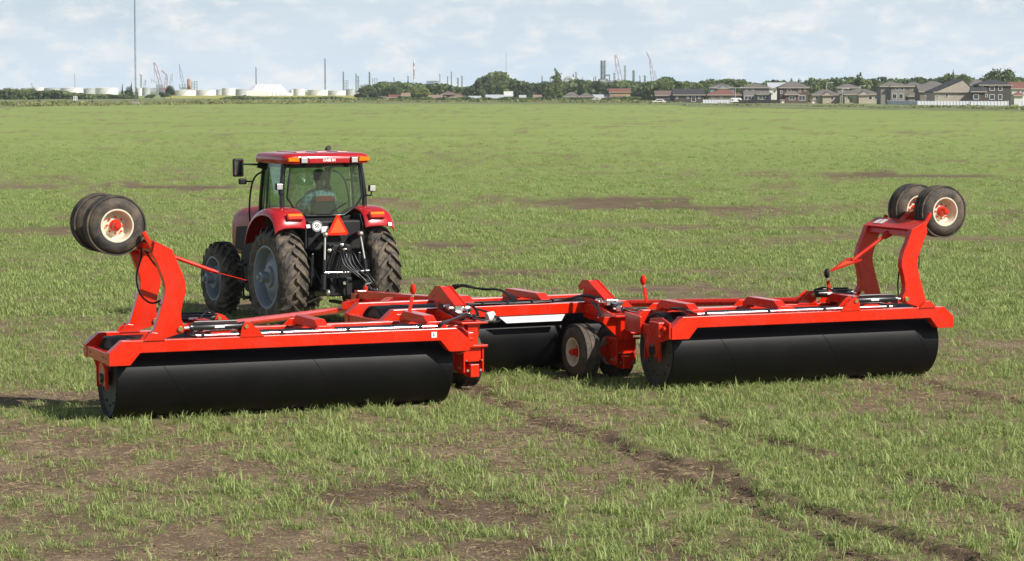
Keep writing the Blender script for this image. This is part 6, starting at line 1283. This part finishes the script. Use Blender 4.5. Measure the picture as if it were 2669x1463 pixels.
for i in range(6):                                            # hoses from the couplers down to the draw pole
    u = -.12 + .05 * i
    tp(MB().tube(smooth_path([(u, -.72, 1.38 - .02 * (i % 2)), (u + .02, -.92, 1.33), (u + .06 + rdm.uniform(-.03, .03), -1.05, 1.12), (.22 + .03 * i, -1.15 - .03 * i, .86 + rdm.uniform(-.05, .05)), (.34 + .02 * i, -1.3, .66), (.38 + .02 * i, -1.75, .60), (.30, -2.3, .70)]), .0135, 8), 'hydraulic_hose', 'hose', 60)
for u, z0, z1 in ((-.55, .75, 1.25), (.54, .7, 1.2), (-.36, .62, .95)): tp(MB().tube([(u, -.66, z0), (u, -.68, z1)], .018, 8), 'support_rod', 'black', 40)
# slow vehicle triangle, its plate, speed disc, number plate
sg = tp(MB().prism([(-.205, 1.665), (-.17, 1.63), (.17, 1.63), (.205, 1.665), (.03, 1.985), (-.03, 1.985)], 'y', -.600, -.594), 'slow_vehicle_triangle', 'redlens')
tp(MB().prism([(-.155, 1.675), (.155, 1.675), (0, 1.945)], 'y', -.6045, -.6015), 'triangle_field', 'orange', None, 0, sg)
tp(MB().bar((.02, -.59, 1.80), (.02, -.45, 1.80), .10, .20), 'triangle_bracket', 'black', None, .006, sg)
dc = tp(MB().lathe([(0, 0), (0, .095), (.006, .095), (.006, 0)], (-.395, -.575, 1.80), (0, -1, 0), 32), 'speed_disc', 'sticker', 35)
tp(MB().lathe([(.0065, .088), (.0085, .088), (.0085, .076), (.0065, .076)], (-.395, -.575, 1.80), (0, -1, 0), 32), 'disc_ring', 'ink', 35, 0, dc)
text_part('50', .095, Matrix.Translation((-.395, -.5835, 1.80)) @ Matrix.Rotation(math.pi / 2, 4, 'X'), M['ink'], 'numerals', dc, .0006, .001)
npl = tp(MB().box((-.19, -.47, 1.72), (.14, .006, .13)), 'small_plate', 'sticker')
# lamps on the rear pillars, mirrors, indicator arms, hand rail
for sd, z in ((-1, 2.46), (1, 2.40)):
    a = tp(MB().tube([(sd * .80, -.02, z - .10), (sd * .90, -.08, z - .10), (sd * .905, -.09, z - .02)], .016, 8), 'lamp_arm', 'dullblack', 50)
    tp(MB().box((sd * .91, -.09, z + .03), (.125, .08, .115)), 'work_lamp', 'dullblack', None, .012, a)
    tp(MB().box((sd * .91, -.133, z + .03), (.105, .008, .095)), 'work_lamp_lens', 'lens', None, .004, a)
    ma = tp(MB().tube(smooth_path([(sd * .66, 1.14, 2.84), (sd * .80, 1.14, 2.85), (sd * 1.05, 1.14, 2.86), (sd * 1.10, 1.14, 2.86)]), .018, 8), 'mirror_arm', 'dullblack', 50)
    tp(MB().bar((sd * .62, 1.14, 2.80), (sd * .80, 1.14, 2.85), .05, .11), 'mirror_mount', 'dullblack', None, .01, ma)
    tp(MB().box((sd * 1.19, 1.12, 2.80), (.21, .07, .33)), 'mirror', 'dullblack', None, .03, ma)
    tp(MB().box((sd * 1.19, 1.082, 2.80), (.165, .006, .27)), 'mirror_face', 'mirror', None, 0, ma)
    ia = tp(MB().tube(smooth_path([(sd * .70, 1.14, 2.72), (sd * .84, 1.12, 2.65), (sd * .93, 1.10, 2.50), (sd * .985, 1.08, 2.22), (sd * .99, 1.08, 1.90), (sd * .95, 1.08, 1.72), (sd * .86, 1.08, 1.64)]), .017, 8), 'hand_rail', 'dullblack', 50)
    tp(MB().bar((sd * .93, 1.10, 2.545), (sd * 1.06, 1.10, 2.55), .03, .03), 'indicator_arm', 'dullblack', None, .004, ia)
    tp(MB().box((sd * 1.115, 1.10, 2.55), (.14, .09, .105)), 'indicator_lamp', 'dullblack', None, .02, ia)
# cab interior
stt = tp(MB().prism([(-.27, 1.62), (.27, 1.62), (.29, 1.72), (-.29, 1.72)], 'y', .28, .78), 'driver_seat', 'seat', None, .04)
tp(MB().prism([(-.23, 1.72), (.23, 1.72), (.26, 2.0), (.20, 2.24), (.10, 2.29), (-.10, 2.29), (-.20, 2.24), (-.26, 2.0)], 'y', .22, .34), 'seat_back', 'seat', None, .045, stt)
tp(MB().prism([(-.20, 2.20), (.20, 2.20), (.185, 2.255), (.10, 2.30), (-.10, 2.30), (-.185, 2.255)], 'y', .205, .222), 'seat_trim', 'seatred', None, .006, stt)
tp(MB().box((0, .5, 1.57), (.34, .34, .12)), 'seat_base', 'dullblack', None, .02, stt)
for sd in (-1, 1): tp(MB().box((sd * .36, .50, 1.88), (.09, .36, .07)), 'arm_rest', 'seat', None, .02, stt)
sw = tp(MB().tube([(.20 * math.cos(a), 1.08 + .07 * math.sin(a), 2.02 + .19 * math.sin(a)) for a in [k * math.pi / 12 for k in range(25)]], .016, 8), 'steering_wheel', 'dullblack', 60)
tp(MB().tube([(0, 1.08, 2.02), (0, 1.30, 1.55)], .05, 10, .08), 'steering_column', 'dullblack', 50, 0, sw)
for o_ in (stt, sw): o_.location.x += .13
tp(MB().box((0, 1.30, 1.75), (.42, .22, .40)), 'dashboard', 'dullblack', None, .04)
tp(MB().box((.50, .62, 1.76), (.16, .62, .42)), 'side_console', 'dullblack', None, .03)
tp(MB().box((.56, 1.15, 2.36), (.20, .05, .16)), 'monitor', 'dullblack', None, .012)
tp(MB().tube(smooth_path([(.50, 1.2, 1.9), (.62, 1.18, 2.1), (.56, 1.16, 2.3)]), .012, 6), 'monitor_stalk', 'dullblack', 50)
tp(MB().box((0, .55, 2.84), (1.30, 1.15, .05)), 'headliner', 'dullblack', None, .01)

# ------------------------------------------------------------------ the driver
def skin(name, joints, edges, m, parent, sub=2):
    bm = bmesh.new(); ly = bm.verts.layers.skin.verify(); vv = []
    for i, (p, r) in enumerate(joints):
        v = bm.verts.new(p); v[ly].radius = (r, r) if not isinstance(r, tuple) else r; v[ly].use_root = (i == 0); vv.append(v)
    for a, b in edges: bm.edges.new((vv[a], vv[b]))
    me = bpy.data.meshes.new(name); bm.to_mesh(me); bm.free(); me.materials.append(M[m])
    o = bpy.data.objects.new(name, me); COL.objects.link(o)
    if parent: o.parent = parent
    sk = o.modifiers.new('skin', 'SKIN'); sk.use_smooth_shade = True
    sb = o.modifiers.new('sub', 'SUBSURF'); sb.levels = sub; sb.render_levels = sub
    return o
pr = empty('person', Matrix.Rotation(TYAW, 3, 'Z') @ Vector((0, 0, 0)) + Vector((TX, TY, 0)), TYAW)
pr.location += Matrix.Rotation(TYAW, 3, 'Z') @ Vector((.13, -.03, 0)); pr.location.z = 1.69; pr.scale = (1.12, 1.06, 1.10)
tag(pr, 'seated driver in a blue plaid shirt and dark cap inside the tractor cab', 'person')
J = [((0, .46, .10), .15), ((0, .45, .30), .15), ((0, .45, .48), .17), ((0, .46, .60), .10), ((0, .47, .68), .055), ((0, .49, .76), .075), ((0, .50, .86), .088), ((0, .50, .93), .06),
     ((-.20, .46, .55), .07), ((-.29, .55, .33), .055), ((-.17, .88, .30), .042), ((-.15, .98, .31), .04), ((.20, .46, .55), .07), ((.29, .55, .33), .055), ((.17, .88, .30), .042), ((.15, .98, .31), .04),
     ((-.11, .60, .10), .09), ((-.14, .92, .10), .07), ((-.15, 1.08, -.16), .05), ((-.15, 1.18, -.17), .04), ((.11, .60, .10), .09), ((.14, .92, .10), .07), ((.15, 1.08, -.16), .05), ((.15, 1.18, -.17), .04)]
E_ = [(0, 1), (1, 2), (2, 3), (3, 4), (4, 5), (5, 6), (6, 7), (3, 8), (8, 9), (9, 10), (10, 11), (3, 12), (12, 13), (13, 14), (14, 15), (0, 16), (16, 17), (17, 18), (18, 19), (0, 20), (20, 21), (21, 22), (22, 23)]
body = skin('body', J, E_, 'skin', pr)
skin('shirt', [((0, .46, .08), .165), ((0, .45, .30), .168), ((0, .45, .48), .188), ((0, .46, .60), .115), ((0, .47, .655), .068), ((-.20, .46, .55), .085), ((-.29, .55, .33), .07), ((-.20, .80, .305), .056), ((.20, .46, .55), .085), ((.29, .55, .33), .07), ((.20, .80, .305), .056)],
     [(0, 1), (1, 2), (2, 3), (3, 4), (3, 5), (5, 6), (6, 7), (3, 8), (8, 9), (9, 10)], 'plaid', pr)
skin('trousers', [((0, .46, .10), .17), ((-.11, .60, .10), .105), ((-.14, .92, .10), .085), ((-.15, 1.06, -.12), .065), ((.11, .60, .10), .105), ((.14, .92, .10), .085), ((.15, 1.06, -.12), .065)], [(0, 1), (1, 2), (2, 3), (0, 4), (4, 5), (5, 6)], 'jeans', pr)
cp = MB(); cp.ball((0, .50, .905), .105, 10, (.93, 1.05, .80)); cp.prism([(-.075, .58), (.075, .58), (.06, .70), (0, .715), (-.06, .70)], 'z', .895, .905); o = cp.build('cap', M['cap'], pr, 60)
hr = MB(); hr.ball((0, .485, .855), .098, 10, (.93, .95, .85)); hr.build('hair', M['hair'], pr, 60)
for sd in (-1, 1): MB().ball((sd * .088, .50, .83), .03, 6, (.5, .8, 1.1)).build('ear', M['skin'], pr, 60)
fc = MB(); fc.ball((0, .590, .815), .018, 6, (.8, 1.2, 1.3)); fc.build('nose', M['skin'], pr, 60)
for sd in (-1, 1): MB().ball((sd * .035, .575, .845), .012, 6).build('eye', M['sticker'], pr, 60)
MB().box((0, .578, .775), (.05, .01, .008)).build('mouth', M['redlens'], pr)
for sd in (-1, 1):                                            # hands closed on the wheel rim
    for k in range(4):
        b = Vector((sd * (.145 + .012 * k), .985, .30 + .022 * (k - 1.5)))
        MB().tube([b, b + Vector((sd * .005, .055, .012)), b + Vector((sd * .012, .082, -.005)), b + Vector((sd * .015, .075, -.03))], .0095, 6, .0075).build('finger', M['skin'], pr, 60)
    b = Vector((sd * .13, .985, .30)); MB().tube([b, b + Vector((-sd * .03, .04, .0)), b + Vector((-sd * .025, .07, -.01))], .011, 6, .008).build('thumb', M['skin'], pr, 60)
grow_crop()
litter()
